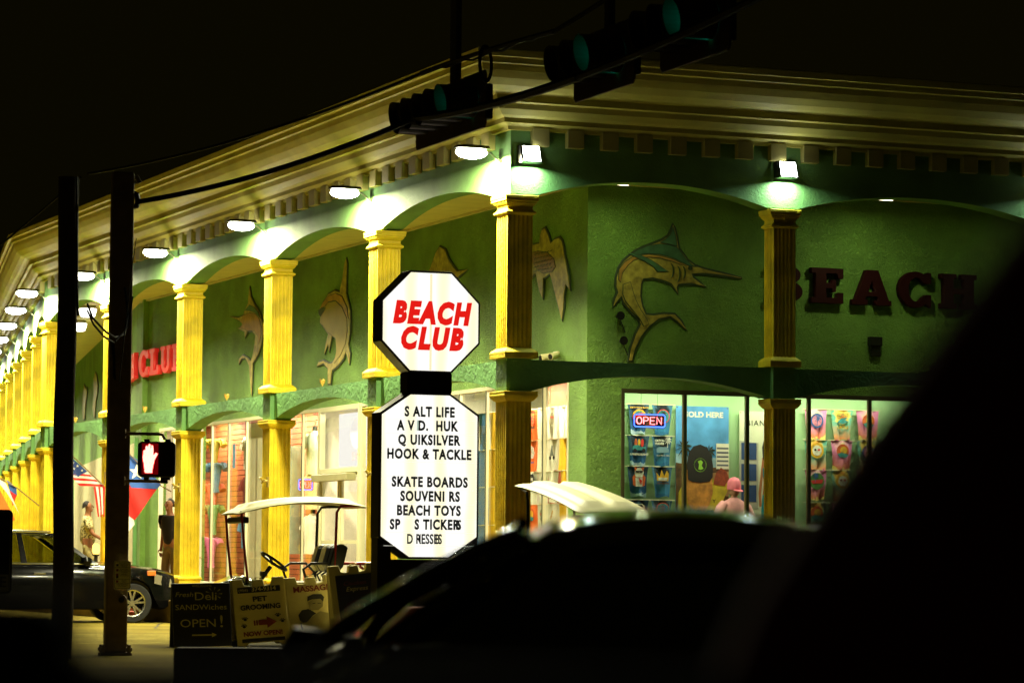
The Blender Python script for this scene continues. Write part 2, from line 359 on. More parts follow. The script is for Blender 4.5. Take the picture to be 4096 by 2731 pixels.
# entrance door with a transom light and closer box
dg = G().box(2.03, 2.13, 11.25, 11.34, SW, HL).box(2.03, 2.13, 13.26, 13.35, SW, HL).box(2.03, 2.13, 11.34, 13.26, 2.50, 2.58).box(2.03, 2.13, 11.34, 13.26, HL - .08, HL).box(2.04, 2.12, 12.26, 12.34, SW, 2.50)
door = dg.build('door_frame', M_alum, shop, bevel=.004, seg=1)
G().box(1.86, 2.03, 11.4, 13.2, 2.36, 2.48).build('closer_housing', mat('olive_metal', (.3, .28, .14), .4), door, bevel=.01)
G().box(2.075, 2.08, 11.34, 13.26, 2.58, HL - .08).build('pane', M_glass, door)
for s in (11.34, 12.34):
    lf = G().box(2.06, 2.10, s, s + .92, SW, SW + .18).box(2.06, 2.10, s, s + .07, SW + .18, 2.5).box(2.06, 2.10, s + .85, s + .92, SW + .18, 2.5).box(2.055, 2.105, s + .07, s + .85, 1.32, 1.38).box(2.06, 2.10, s + .07, s + .85, 2.43, 2.5).build('door_leaf', M_alum, door)
    G().box(2.078, 2.082, s + .07, s + .85, SW + .18, 2.43).build('pane', M_glass, lf)
# --- interiors
g = G().box(3.2, 3.3, 3.05, 6.1, SW, 3.9); g.build('interior_wall', mat('plain_orange_wall', (.50, .14, .05), .6), shop)
def slats(y0, y1, nm='slatwall'):
    g = G(); z = SW
    while z < 3.85: g.box(3.17, 3.20, y0, y1, z, z + .088, 0); z += .10
    g.box(3.20, 3.3, y0, y1, SW, 3.9, 1); return g.build(nm, [M_int_or, mat('slat_groove', (.09, .02, .008), .8)], shop)
slats(13.6, 24)
g = G().box(3.9, 4.0, 6.1, 13.6, SW, 3.9).box(2.2, 3.9, 13.5, 13.6, SW, 3.9).box(3.2, 3.9, 6.0, 6.1, SW, 3.9).box(2.22, 3.2, 3.02, 3.05, SW, 3.9).box(2.22, 3.3, 24.0, 24.1, SW, 3.9)
g.build('interior_wall', M_int_white, shop)
g = G().box(2.23, 4.0, 3.02, 24.1, 3.9, 3.95); g.build('interior_ceiling', M_int_white, shop)
g = G().box(2.5, 10.4, 2.95, 3.02, SW, 3.75).box(2.44, 2.5, 2.2, 3.02, SW, 3.75).box(10.4, 10.46, 2.2, 3.02, SW, 3.75); g.build('interior_wall', M_mint, shop)
g = G().box(2.5, 10.4, 2.2, 2.95, 3.75, 3.8); g.build('interior_ceiling', mat('mint_ceiling', (.6, .72, .6), .7), shop)

# --- columns
M_flu = M_yel
def fluted(hx, hy, z0, z1, cx, cy, nf=5, dep=.018):
    def side(h):
        L = 2 * h; mg = .022; w = (L - 2 * mg) / nf; out = [(-h, 0)]
        for i in range(nf):
            c = -h + mg + w * (i + .5)
            for t in range(5):
                q = PI * t / 4; out.append((c - math.cos(q) * w * .40, dep * math.sin(q)))
        return out
    loop = []
    for q, (h, o) in enumerate([(hx, hy), (hy, hx), (hx, hy), (hy, hx)]):
        for s, d in side(h):
            x, y = s, -(o - d)
            for _ in range(q): x, y = -y, x
            loop.append((x + cx, y + cy))
    g = G(); n = len(loop)
    for (za, zb) in ((z0, z1),):
        g.loft([[(x, y, za) for x, y in loop], [(x, y, zb) for x, y in loop]])
    return g
def column_set(dx, dy, sx, sy):
    """meshes for an upper and a lower column standing in a plinth box of dx by dy with a shaft of sx by sy; origin at the plinth's outer corner"""
    cx, cy = dx / 2, dy / 2; hx, hy = sx / 2, sy / 2; out = {}
    ex, ey = cx - hx, cy - hy; e = min(ex, ey)
    def prof(lst):   # outset as a share of the plinth overhang
        g = G(); rings = []
        for f, z in lst:
            X, Y = hx + ex * f, hy + ey * f; rings.append([(cx - X, cy - Y, z), (cx + X, cy - Y, z), (cx + X, cy + Y, z), (cx - X, cy + Y, z)])
        return g.loft(rings)
    out['shaft_u'] = fluted(hx, hy, 3.80, 5.53, cx, cy); out['shaft_l'] = fluted(hx, hy, .76, 3.12, cx, cy)
    out['cap_u'] = prof([(.0, 5.525), (.22, 5.53), (.58, 5.548), (.58, 5.565), (.2, 5.585), (.02, 5.60), (.02, 5.64), (.3, 5.655), (.62, 5.68), (.7, 5.70), (.92, 5.705), (.92, 5.735), (1, 5.74), (1, ZC)])
    out['base_u'] = prof([(1, ZB), (1, ZB + .042), (.96, ZB + .048), (1, ZB + .054), (1, ZB + .078), (.75, ZB + .10), (.25, ZB + .125), (.05, ZB + .135)])
    out['cap_l'] = prof([(.02, 3.115), (.3, 3.125), (.72, 3.155), (1, 3.185), (1, 3.205), (.93, 3.21), (.93, 3.218), (1, 3.222), (1, ZL)])
    out['base_l'] = prof([(1.12, .50), (1.12, .57), (.85, .585), (.5, .60), (.32, .625), (.32, .68), (.62, .70), (.66, .72), (.5, .74), (.1, .76), (.02, .765)])
    out['pier'] = G().box(cx - hx, cx + hx, cy - hy, cy + hy, ZL, ZB)
    out['foot'] = G().box(-.02, dx + .02, -.02, dy + .02, SW, .50)
    return out
def place_columns(cs, spots, parent):
    protos = None
    for (x, y) in spots:
        if protos is None:
            up_ = cs['shaft_u'].build('upper_column', M_yel, parent); cap = cs['cap_u'].build('capital', M_yel, up_, bevel=.004, seg=1); cs['base_u'].build('base', M_yel, up_, bevel=.004, seg=1)
            lo = cs['shaft_l'].build('lower_column', M_yel, parent); cs['cap_l'].build('capital', M_yel, lo, bevel=.004, seg=1); cs['base_l'].build('base', M_yel, lo, bevel=.004, seg=1); cs['foot'].build('brick_footing', M_brick, lo)
            pi_ = cs['pier'].build('pier', M_beam, parent)
            protos = (up_, lo, pi_)
            for p in protos: p.location = (x, y, 0)
        else:
            for p in protos:
                c = copy_tree(p, parent); c.location = (x, y, 0)
place_columns(column_set(.467, .53, .35, .36), [(0, y) for y in L_COLS], shop)
place_columns(column_set(.467, .36, .33, .27), [(x, 0) for x in R_COLS], shop)
place_columns(column_set(.467, .53, .35, .36), [(0, y) for y in W_COLS], wing)
# ================================================================ LAMPS ON THE BUILDING
M_lampcase = mat('dark_lamp_housing', (.03, .03, .02), .4, .6)
M_arm = mat('grey_lamp_arm', (.25, .28, .2), .35, .7)
M_led = emit('white_led_lens', (1, .98, .84), 38)
M_led2 = emit('cool_led_lens', (.92, 1, .95), 30)
LAMPC = (1, .94, .60)
def arm_lamp():
    t = empty('wall_lamp', (0, 0, 0), 0, 'x', 'wall lamp', 'floodlights on arms along the left front')
    G().box(.0, .10, -.09, .09, -.14, .10).build('bracket', M_lampcase, t, bevel=.01)
    g = G(); g.tube([(.02, 0, -.10), (-.03, 0, -.085), (-.09, 0, -.03), (-.15, 0, .015), (-.24, 0, .04)], .014, 6); g.build('arm', M_arm, t, smooth=True)
    g = G(); rr = []
    for x, w, h in ((-.16, .03, .02), (-.20, .10, .045), (-.50, .115, .05), (-.63, .10, .04), (-.65, .05, .02)):
        rr.append([(x, -w, .06), (x, w, .06), (x, w * .7, .06 + h), (x, -w * .7, .06 + h)])
    g.loft(rr); g.build('lamp_head', M_lampcase, t, bevel=.006, seg=1)
    g = G(); g.ball((-.42, 0, .012), 1.0, 9, sc=(.22, .11, .085)); g.build('lens', M_led, t, smooth=True)
    light('lamp_light', 'AREA', LP, (-.42, 0, -.078), (0, -.12, 0), t, LAMPC, .42, .2)
    return t
LP = 700
ord_ = ['nearest the corner of the shop', 'second from the corner', 'third from the corner', 'fourth from the corner', 'fifth from the corner, beside the wooden pole', 'sixth from the corner, where the front bends']
L0 = arm_lamp(); arms = []
for i in range(6):
    y = .42 + 4.97 * i if i < 5 else 24.75
    o = L0 if i == 0 else copy_tree(L0)
    o.location = W(.1, y, 6.33); o.rotation_euler.z = TH; o['label'] = 'white floodlight on a short arm, ' + ord_[i]
for j in range(8):
    o = copy_tree(L0); o.location = WW(.1, W_COLS[j] + .2, 6.33); o.rotation_euler.z = TH - PH
    o['label'] = 'white floodlight on an arm over the %s column of the far left wing' % ('first second third fourth fifth sixth seventh eighth'.split()[j])
def box_flood():
    t = empty('flood_lamp', (0, 0, 0), 0, 'x', 'flood lamp', 'square floodlights on the right front')
    G().box(-.14, .14, .02, .098, -.12, .12).box(-.03, .03, .07, .10, -.1, .1).build('housing', M_lampcase, t, bevel=.012)
    f = G(); f.add([(-.115, -.015, .105), (.115, -.015, .105), (.115, -.075, -.095), (-.115, -.075, -.095)], [(0, 1, 2, 3)]); f.add([(-.14, .02, .12), (.14, .02, .12), (.14, -.085, -.115), (-.14, -.085, -.115), (-.14, .02, -.12), (.14, .02, -.12)], [(0, 3, 4), (1, 5, 2), (3, 2, 5, 4)])
    f.build('bezel', M_lampcase, t)
    G().prism([(-.115, -.10), (.115, -.10), (.115, .10), (-.115, .10)], lambda u, v, d: (u, -.047 + .03 * v / .1 - d, v), .0, .012).build('lens', M_led2, t)
    light('lamp_light', 'AREA', 30, (0, .005, -.13), (math.radians(-8), 0, 0), t, (.72, 1, .88), .25, .06, math.radians(165))
    return t
B0 = box_flood()
for i, (x, s) in enumerate([(.33, 'square floodlight glaring on the corner of the shop'), (4.05, 'square floodlight over the brown column right of the marlin'), (8.2, 'square floodlight at the far right edge')]):
    o = B0 if i == 0 else copy_tree(B0)
    o.location = W(x, .0, 6.31); o.rotation_euler.z = TH; o['label'] = s
# soffit lamps on the arcade ceiling
def soffit(kind):
    t = empty('ceiling_lamp', (0, 0, 0), 0, 'x', 'ceiling lamp', 'ceiling lamps in the arcade')
    g = G(); g.loft([[(r * math.cos(q), r * math.sin(q), z) for q in (2 * PI * k / 16 for k in range(16))] for r, z in ((.17, 0), (.17, -.07))]); g.build('fitting', mat('olive_fitting', (.2, .18, .08), .5), t, smooth=True)
    g = G(); g.loft([[(r * math.cos(q), r * math.sin(q), z) for q in (2 * PI * k / 16 for k in range(16))] for r, z in ((.185, -.072), (.185, -.10), (.15, -.225), (.12, -.24))]); g.build('glass_drum', emit('drum_glass', (1, .98, .9), 5), t, smooth=True)
    light('lamp_light', 'AREA', 22, (0, 0, -.26), (0, 0, 0), t, (1, .93, .7), .3, .3)
    return t
S0 = soffit(0); S0.location = W(1.32, 26.2, 6.27); S0['label'] = 'glass drum lamp on the ceiling, right of the wooden pole'
o = copy_tree(S0); o.location = W(2.18, 30.3, 6.27); o['label'] = 'smaller looking drum lamp half hidden by the wooden pole'
for i, x in enumerate((2.04, 6.07, 9.9)):
    t = empty('ceiling_lamp', W(x, .88, 6.145), TH, ['flat panel lamp under the arch above the marlin', 'flat panel lamp under the arch above the dark red letters', 'flat panel lamp under the farthest right arch'][i], 'ceiling lamp', 'flat ceiling lamps behind the right arches')
    G().box(-.13, .13, -.11, .11, -.03, .125).build('fitting', M_lampcase, t); G().box(-.11, .11, -.09, .09, -.045, -.03).build('panel', emit('warm_panel', (1, .88, .62), 9), t)
    light('lamp_light', 'AREA', 16, (0, 0, -.06), (0, 0, 0), t, (.85, 1, .5), .22, .2)
# hidden-behind-the-header shop lights: tubes on the window ceilings
def shop_tube(b, a, z, ln, power, col, lab, ax='y', es=7, vis=True):
    t = empty('strip_light', W(b, a, z), TH, lab, 'strip light', 'fluorescent strips inside the shop windows')
    if ax == 'y': G().box(-.06, .06, 0, ln, .0, .05).build('housing', M_int_white, t); G().box(-.04, .04, .03, ln - .03, -.045, 0).build('tube', emit('tube_glow', (1, .96, .82), es), t)
    else: G().box(0, ln, -.05, .05, 0, .05).build('housing', M_int_white, t); G().box(.03, ln - .03, -.035, .035, -.04, 0).build('tube', emit('tube_glow', (1, .96, .82), es), t)
    if ax == 'y': light('lamp_light', 'AREA', power, (0, ln / 2, -.06), (0, 0, 0), t, col, .1, ln)
    else: light('lamp_light', 'AREA', power, (ln / 2, 0, -.06), (0, 0, 0), t, col, ln, .1)
warm = (1, .86, .58)
for a, lab in ((3.4, 'strip light behind the orange window right of the corner column'), (5.6, 'strip light behind the window nearest the pylon sign'), (10.7, 'strip light above the shop entrance'), (13.9, 'strip light above the shirts left of the entrance'),
               (16.3, 'strip light above the mannequin window'), (18.4, 'strip light above the clothes lines'), (21.3, 'strip light in the far window left of the column')):
    shop_tube(2.75, a, 3.80, 1.6, 130 if a < 15 else 110, warm, lab)
for i, (x, lab) in enumerate([(2.7, 'strip light over the blue towels'), (4.6, 'strip light over the beach posters'), (6.5, 'strip light over the tie dye towels'), (8.4, 'strip light over the hidden right window')]):
    shop_tube(x, 2.42, 3.68, 1.7, 27, (.97, 1, .66), lab, 'x')
# small warm glow at the foot of the fourth column
t = empty('ground_lamp', W(-.12, 19.75, SW), TH, 'small glowing lantern at the foot of the column behind the car', 'lantern')
g = G(); g.loft([[(r * math.cos(q), r * math.sin(q), z) for q in (2 * PI * k / 10 for k in range(10))] for r, z in ((.04, 0), (.035, .70), (.07, .72), (.07, .74))]); g.build('post', M_lampcase, t)
g = G(); g.loft([[(r * math.cos(q), r * math.sin(q), z) for q in (2 * PI * k / 10 for k in range(10))] for r, z in ((.05, .74), (.075, .80), (.07, .90), (.03, .94))]); g.build('globe', emit('amber_globe', (1, .50, .10), 3.5), t)
light('lamp_light', 'POINT', 9, (0, -.12, .86), (0, 0, 0), t, (1, .6, .22), .05)
MARLIN=[(4.39,5.037),(4.105,5.092),(3.833,5.139),(3.673,5.181),(3.562,5.254),(3.501,5.329),(3.427,5.404),(3.395,5.569),(3.36,5.689),(3.328,5.743),(3.304,5.665),(3.255,5.58),(3.17,5.521),(3.061,5.471),(2.879,5.401),(2.759,5.34),(2.675,5.281),(2.579,5.2),(2.507,5.098),(2.467,4.964),(2.463,4.843),(2.492,4.756),(2.445,4.666),(2.426,4.551),(2.51,4.651),(2.555,4.703),(2.582,4.616),(2.691,4.499),(2.807,4.411),(2.837,4.329),(2.765,4.194),(2.689,3.993),(2.661,3.817),(2.719,3.814),(2.771,3.996),(2.862,4.164),(2.982,4.307),(3.127,4.412),(3.297,4.451),(3.395,4.388),(3.555,4.266),(3.468,4.4),(3.365,4.494),(3.2,4.496),(3.03,4.468),(2.928,4.475),(2.877,4.573),(2.844,4.726),(2.853,4.881),(2.882,4.952),(3.027,4.976),(3.222,4.935),(3.307,4.903),(3.413,4.77),(3.398,4.858),(3.422,4.904),(3.613,4.923),(3.842,4.887),(3.748,4.95),(3.649,5.013),(3.625,5.056),(3.784,5.07),(3.957,5.064),(4.39,5.028)]
MARLIN_BACK=[(2.687,5.275),(2.783,5.352),(2.952,5.422),(3.122,5.45),(3.268,5.447),(3.386,5.417),(3.452,5.349),(3.526,5.259),(3.624,5.179),(3.71,5.153),(3.575,5.168),(3.44,5.224),(3.318,5.272),(3.123,5.308),(2.953,5.314),(2.807,5.287)]
MARLIN_RED=[(2.507,5.076),(2.591,5.178),(2.711,5.254),(2.832,5.284),(2.953,5.3),(3.123,5.29),(3.318,5.254),(3.44,5.206),(3.538,5.164),(3.44,5.182),(3.318,5.221),(3.123,5.257),(2.953,5.265),(2.832,5.244),(2.723,5.206),(2.639,5.136),(2.556,5.023),(2.532,4.901),(2.501,4.932)]
MARLIN_FIN=[(2.633,5.308),(2.832,5.282),(2.977,5.228),(3.124,5.146),(3.25,5.074),(3.087,5.067),(3.031,5.131),(2.905,5.196),(2.759,5.252)]
MARLIN_DORSAL=[(3.122,5.472),(3.219,5.527),(3.28,5.586),(3.328,5.699),(3.365,5.567),(3.39,5.431),(3.268,5.456)]
MARLIN_TAIL=[(2.569,4.869),(2.677,4.906),(2.714,4.787),(2.763,4.656),(2.836,4.527),(2.933,4.398),(2.958,4.333),(2.885,4.304),(2.824,4.405),(2.715,4.522),(2.606,4.639),(2.565,4.737)]
MARLIN_EYE=[(3.588,5.137)]
TUNA=[(4.318,5.533),(4.139,5.574),(3.962,5.57),(3.698,5.569),(3.671,5.68),(3.602,5.753),(3.498,5.771),(3.381,5.676),(3.275,5.537),(3.15,5.576),(2.98,5.587),(2.877,5.528),(2.819,5.422),(2.795,5.331),(2.72,5.213),(2.633,5.006),(2.585,4.807),(2.732,4.902),(2.78,4.773),(2.805,4.574),(2.875,4.412),(2.95,4.54),(3.067,4.727),(3.196,4.939),(3.302,5.093),(3.531,5.044),(3.54,4.875),(3.561,4.763),(3.685,4.886),(3.824,5.147),(4.011,5.082),(4.249,5.113),(4.432,5.266),(4.466,5.43)]
TUNA_BELLY=[(3.93,5.453),(3.725,5.458),(3.376,5.404),(3.145,5.294),(3.086,5.177),(3.199,5.119),(3.544,5.124),(3.779,5.212),(3.91,5.314)]
SAIL=[(18.55,5.544),(17.934,5.482),(17.691,5.503),(17.55,5.61),(17.381,5.715),(17.35,5.888),(17.307,6.002),(17.223,5.82),(16.976,5.642),(16.686,5.491),(16.509,5.307),(16.453,5.102),(16.556,4.878),(16.746,4.717),(17.053,4.589),(17.066,4.243),(17.103,3.998),(17.201,4.278),(17.271,4.558),(17.509,4.708),(17.751,4.701),(17.894,4.618),(17.879,4.723),(17.657,4.775),(17.364,4.708),(17.17,4.639),(17.042,4.763),(16.946,4.96),(16.914,5.088),(17.108,5.172),(17.386,5.185),(17.564,5.079),(17.55,5.186),(17.973,5.281),(17.827,5.301),(17.683,5.341),(17.901,5.415),(18.15,5.484)]
SAIL_BODY=[(17.683,5.341),(17.813,5.409),(17.642,5.5),(17.257,5.52),(16.921,5.479),(16.681,5.376),(16.552,5.223),(16.573,5.052),(16.679,4.914),(16.761,5.064),(16.955,5.177),(17.387,5.205),(17.778,5.28)]
SAIL_BACK=[(17.549,5.581),(17.263,5.663),(16.974,5.599),(16.733,5.495),(16.587,5.369),(16.922,5.502),(17.259,5.561)]
DORADO=[(11.999,6.07),(11.947,5.959),(11.971,5.481),(11.845,5.313),(11.761,5.174),(11.738,4.987),(11.763,4.776),(11.837,4.622),(11.728,4.457),(11.777,4.274),(11.961,4.497),(12.053,4.396),(12.356,4.279),(12.639,4.219),(12.684,4.108),(12.713,3.997),(12.862,4.01),(12.871,4.266),(13.099,4.368),(13.45,4.33),(13.352,4.414),(13.101,4.427),(12.809,4.357),(12.644,4.362),(12.484,4.447),(12.351,4.586),(12.454,4.74),(12.66,4.806),(12.816,4.546),(12.862,4.684),(13.055,4.52),(12.987,4.719),(12.868,4.846),(13.122,4.985),(13.31,5.078),(13.279,5.172),(13.368,5.287),(13.179,5.41),(12.893,5.538),(12.565,5.572),(12.303,5.528),(12.166,5.764),(12.092,5.971)]
DORADO_BODY=[(13.253,5.143),(13.09,5.24),(12.888,5.388),(12.477,5.385),(12.148,5.254),(11.9,5.051),(11.876,4.837),(11.965,4.63),(12.2,4.457),(12.521,4.341),(12.406,4.549),(12.454,4.753),(12.869,4.887),(13.166,5.042)]
DORADO_BACK=[(13.301,5.309),(13.096,5.417),(12.85,5.494),(12.481,5.515),(12.154,5.442),(11.89,5.236),(11.82,5.045),(11.918,5.105),(12.149,5.281),(12.477,5.399),(12.847,5.399),(13.051,5.332)]
DORADO_MOUTH=[(13.359,5.286),(13.177,5.333),(12.967,5.299),(13.132,5.243),(13.255,5.184),(13.34,5.23)]
SHARK=[(8.082,5.551),(7.959,5.662),(7.827,5.789),(7.656,5.877),(7.417,5.811),(7.271,5.655),(7.061,5.517),(6.891,5.435),(6.449,5.423),(6.704,5.369),(6.907,5.318),(6.976,5.119),(7.065,4.956),(7.44,4.881),(8.016,4.921),(8.17,5.21),(8.127,5.415)]
SLIMA=[(17.852,5.52),(17.301,5.376),(16.694,5.377),(16.553,5.223),(17.095,4.988),(17.396,4.591),(18.017,4.6),(18.223,4.974),(18.095,5.267)]
SLIMB=[(13.609,5.584),(12.976,5.448),(12.598,5.21),(12.688,5.029),(13.197,4.867),(13.467,4.472),(13.797,4.487),(14.33,4.731),(13.951,5.092),(14.184,5.452)]
# ================================================================ WALL RELIEFS (painted cut-outs about 5 cm thick)
M_fbody = mat('relief_tan', (.36, .28, .045), .6, var=.42, vscale=11, bump=.4, bscale=18)
M_fdark = mat('relief_dark_olive', (.035, .06, .02), .6)
M_fblue = mat('relief_teal', (.05, .13, .06), .6, var=.3, vscale=9)
M_fred = mat('relief_orange', (.38, .20, .03), .6, var=.3, vscale=7)
M_fdots = mat('relief_brown', (.22, .12, .03), .6, var=.5, vscale=30)
def fw_right(h, z, d): return (h, 2.05 - d, z)
def fw_left(h, z, d): return (2.05 - d, h, z)
def fw_wing(h, z, d): return (2.05 - d, h, z)
def centroid(lp): return (sum(p[0] for p in lp) / len(lp), sum(p[1] for p in lp) / len(lp))
def grow(lp, k):
    n = len(lp); out = []
    ar = sum(lp[i][0] * lp[(i + 1) % n][1] - lp[(i + 1) % n][0] * lp[i][1] for i in range(n)); sg = 1 if ar > 0 else -1
    for i in range(n):
        a, b, c = Vector(lp[i - 1]), Vector(lp[i]), Vector(lp[(i + 1) % n])
        e = (b - a).normalized() + (c - b).normalized()
        if e.length < .3: out.append(tuple(b)); continue
        e.normalize(); out.append((b.x + e.y * k * sg, b.y - e.x * k * sg))
    return out
def relief(name, label, fn, base, layers, frame, group='fish cut-outs on the upper wall'):
    cx, cz = centroid(base); loc = Vector(fn(cx, cz, 0))
    mk = lambda u, v, d: tuple(Vector(fn(u, v, d)) - loc)
    if frame == 'wing': wl, rz = WW(loc.x, loc.y, loc.z), TH - PH
    else: wl, rz = W(loc.x, loc.y, loc.z), TH
    t = empty(name, wl, rz, label, 'wall sculpture', group)
    G().prism(grow(base, .020), mk, .004, .024).build('silhouette', M_fdark, t, bevel=.008)
    G().prism(grow(base, -.012), mk, .0245, .034).build('body', M_fbody, t, bevel=.006)
    for i, (nm, lp, mt) in enumerate(layers):
        G().prism(grow(lp, .006), mk, .034, .037 + .003 * i).build(nm + '_outline', M_fdark, t)
        G().prism(grow(lp, -.004), mk, .0375 + .003 * i, .041 + .003 * i).build(nm, mt, t, bevel=.004)
    return t, mk
t, mk = relief('marlin_cutout', 'large leaping marlin cut-out with a long bill on the right wall', fw_right, MARLIN, [('back', MARLIN_BACK, M_fblue), ('flank', MARLIN_RED, M_fred), ('dorsal_fin', MARLIN_DORSAL, M_fblue), ('tail_stripe', MARLIN_TAIL, M_fbody), ('pectoral_fin', MARLIN_FIN, M_fblue)], 'main')
ex, ez = MARLIN_EYE[0]
G().prism([(ex + .03 * math.cos(q), ez + .03 * math.sin(q)) for q in (2 * PI * k / 12 for k in range(12))], mk, .034, .056).build('eye', M_fdark, t)
g = G(); 
for dx, dz, L_ in ((-.12, -.02, .18), (-.2, -.04, .22), (-.3, .0, .2)):
    g.prism([(ex + dx + .05 * math.sin(q), ez + dz - .05 + L_ * .5 * math.cos(q)) for q in (PI * k / 10 for k in range(11))] + [(ex + dx + .035 * math.sin(q), ez + dz - .05 + L_ * .5 * math.cos(q)) for q in (PI * (10 - k) / 10 for k in range(11))], mk, .034, .057)
g.build('gill_line', M_fdark, t)
t, mk = relief('tuna_cutout', 'brown patterned fish cut-out with hanging fins right of the corner column', fw_left, TUNA, [('belly_scales', TUNA_BELLY, M_fdots)], 'main')
g = G(); bc = centroid(TUNA_BELLY)
for r_ in range(5):
    for q_ in range(6):
        u, v = bc[0] + .30 - .11 * q_ + .03 * (r_ % 2), bc[1] + .12 - .06 * r_
        g.prism([(u, v), (u - .07, v + .012), (u - .07, v + .022), (u, v + .010)], mk, .041, .046)
g.build('scale_mark', M_fdark, t)
relief('sailfish_cutout', 'small sailfish cut-out facing left between the second and third columns', fw_left, SAIL, [('body_patch', SAIL_BODY, M_fred), ('back', SAIL_BACK, M_fblue)], 'main')
relief('dorado_cutout', 'fat dorado cut-out with open mouth, left of the pylon sign', fw_left, DORADO, [('body_patch', DORADO_BODY, mat('relief_gold', (.38, .28, .04), .6)), ('back', DORADO_BACK, M_fred), ('mouth', DORADO_MOUTH, M_fdark)], 'main')
relief('shark_cutout', 'cut-out with a tall fin peeking over the octagonal pylon sign', fw_left, SHARK, [], 'main')
relief('eel_cutout', 'thin brown fish cut-out, left one of the pair on the far wall', fw_wing, SLIMA, [], 'wing')
relief('eel_cutout', 'thin tan fish cut-out, right one of the pair on the far wall', fw_wing, SLIMB, [], 'wing')

# ================================================================ LETTERS ON THE WALLS (slab serif, 8 cm deep)
def arc(cx, cy, rx, ry, a0, a1, n): return [(cx + rx * math.cos(math.radians(a0 + (a1 - a0) * i / n)), cy + ry * math.sin(math.radians(a0 + (a1 - a0) * i / n))) for i in range(n + 1)]
GLYPH = {   # unit box 0..1 x 0..1: outer loop, then holes
 'E': [[(0, 0), (.92, 0), (.92, .3), (.78, .3), (.74, .15), (.42, .15), (.42, .43), (.6, .43), (.6, .33), (.7, .33), (.7, .66), (.6, .66), (.6, .57), (.42, .57), (.42, .86), (.74, .86), (.78, .72), (.92, .72), (.92, 1), (0, 1), (0, .86), (.12, .86), (.12, .15), (0, .15)]],
 'A': [[(0, 0), (.38, 0), (.38, .13), (.31, .13), (.35, .25), (.64, .25), (.68, .13), (.6, .13), (.6, 0), (1, 0), (1, .13), (.94, .13), (.66, 1), (.36, 1), (.07, .13), (0, .13)], [(.39, .37), (.5, .72), (.61, .37)]],
 'C': [arc(.5, .5, .5, .52, 50, 310, 26) + [(.84, .05), (.96, .0), (.96, .35), (.82, .35)] + arc(.52, .5, .24, .36, -40, -320, 22) + [(.8, .68), (.96, .68), (.96, 1.0), (.86, 1.0)]],
 'H': [[(0, 0), (.42, 0), (.42, .13), (.34, .13), (.34, .43), (.66, .43), (.66, .13), (.58, .13), (.58, 0), (1, 0), (1, .13), (.92, .13), (.92, .87), (1, .87), (1, 1), (.58, 1), (.58, .87), (.66, .87), (.66, .57), (.34, .57), (.34, .87), (.42, .87), (.42, 1), (0, 1), (0, .87), (.08, .87), (.08, .13), (0, .13)]],
 'L': [[(0, 0), (.92, 0), (.92, .34), (.8, .34), (.74, .15), (.42, .15), (.42, .87), (.54, .87), (.54, 1), (0, 1), (0, .87), (.12, .87), (.12, .13), (0, .13)]],
 'U': [[(0, 1), (0, .87), (.08, .87), (.08, .35)] + arc(.5, .36, .42, .38, 180, 360, 16) + [(.92, .87), (1, .87), (1, 1), (.6, 1), (.6, .87), (.68, .87), (.68, .35)] + arc(.52, .36, .18, .21, 360, 180, 10) + [(.34, .87), (.44, .87), (.44, 1)]],
 'B': [[(0, 0), (.55, 0)] + arc(.58, .28, .36, .28, -90, 70, 10) + arc(.55, .76, .33, .24, -50, 90, 10) + [(0, 1), (0, .87), (.1, .87), (.1, .13), (0, .13)], [(.38, .15), (.38, .43), (.55, .43)] + arc(.55, .29, .12, .14, 90, -90, 6), [(.38, .58), (.38, .86), (.53, .86)] + arc(.53, .72, .11, .14, 90, -90, 6)],
}
def letter(ch, w, h, depth, mt, parent, loc, rot):
    cu = bpy.data.curves.new('letter', 'CURVE'); cu.dimensions = '2D'; cu.fill_mode = 'BOTH'; cu.extrude = depth / 2; cu.bevel_depth = .004; cu.bevel_resolution = 0
    for lp in GLYPH[ch]:
        sp_ = cu.splines.new('POLY'); sp_.points.add(len(lp) - 1); sp_.use_cyclic_u = True
        for i, (x, y) in enumerate(lp): sp_.points[i].co = (x * w, y * h, 0, 1)
    o = bpy.data.objects.new('letter', cu); COL.objects.link(o); bpy.context.view_layer.update()
    me = bpy.data.meshes.new_from_object(o.evaluated_get(bpy.context.evaluated_depsgraph_get())); bpy.data.objects.remove(o); me.materials.append(mt)
    q = bpy.data.objects.new('letter', me); COL.objects.link(q); q.parent = parent; q.location = loc; q.rotation_euler = rot
    return q
M_red_let = mat('red_letter_plastic', (.75, .035, .03), .4, var=.05, emis=(1, .02, .02), es=.22)
M_red_dark = mat('dark_red_letter_metal', (.022, .0015, .0015), .6, var=.1, spec=.12)
t = empty('letter_sign', W(5.0, 1.99, 4.73), TH, 'dark red unlit slab letters BEACH on the right wall', 'letter sign')
for ch, x, w in (('B', -.18, .52), ('E', .46, .54), ('A', 1.11, .62), ('C', 1.86, .54), ('H', 2.55, .58)):
    letter(ch, w, .49, .09, M_red_dark, t, (x, 0, 0), (PI / 2, 0, 0))
t = empty('letter_sign', W(1.96, 24.35, 4.70), TH, 'bright red letters CLUB on the left wall beside the fourth column', 'letter sign')
for ch, a, w in (('C', 0, .72), ('L', .80, .68), ('U', 1.60, .68), ('B', 2.42, .68)):
    letter(ch, w, .52, .09, M_red_let, t, (0, -a, 0), FACE_LEFT)
t = empty('letter_sign', WW(1.96, .1, 4.70), TH - PH, 'bright red letters BEACH past the bend of the wall, mostly behind the steel pole', 'letter sign')
for ch, a, w in (('H', .70, .64), ('C', 1.5, .68), ('A', 2.32, .7), ('E', 3.1, .64), ('B', 3.9, .66)):
    letter(ch, w, .52, .09, M_red_let, t, (0, a, 0), FACE_LEFT)

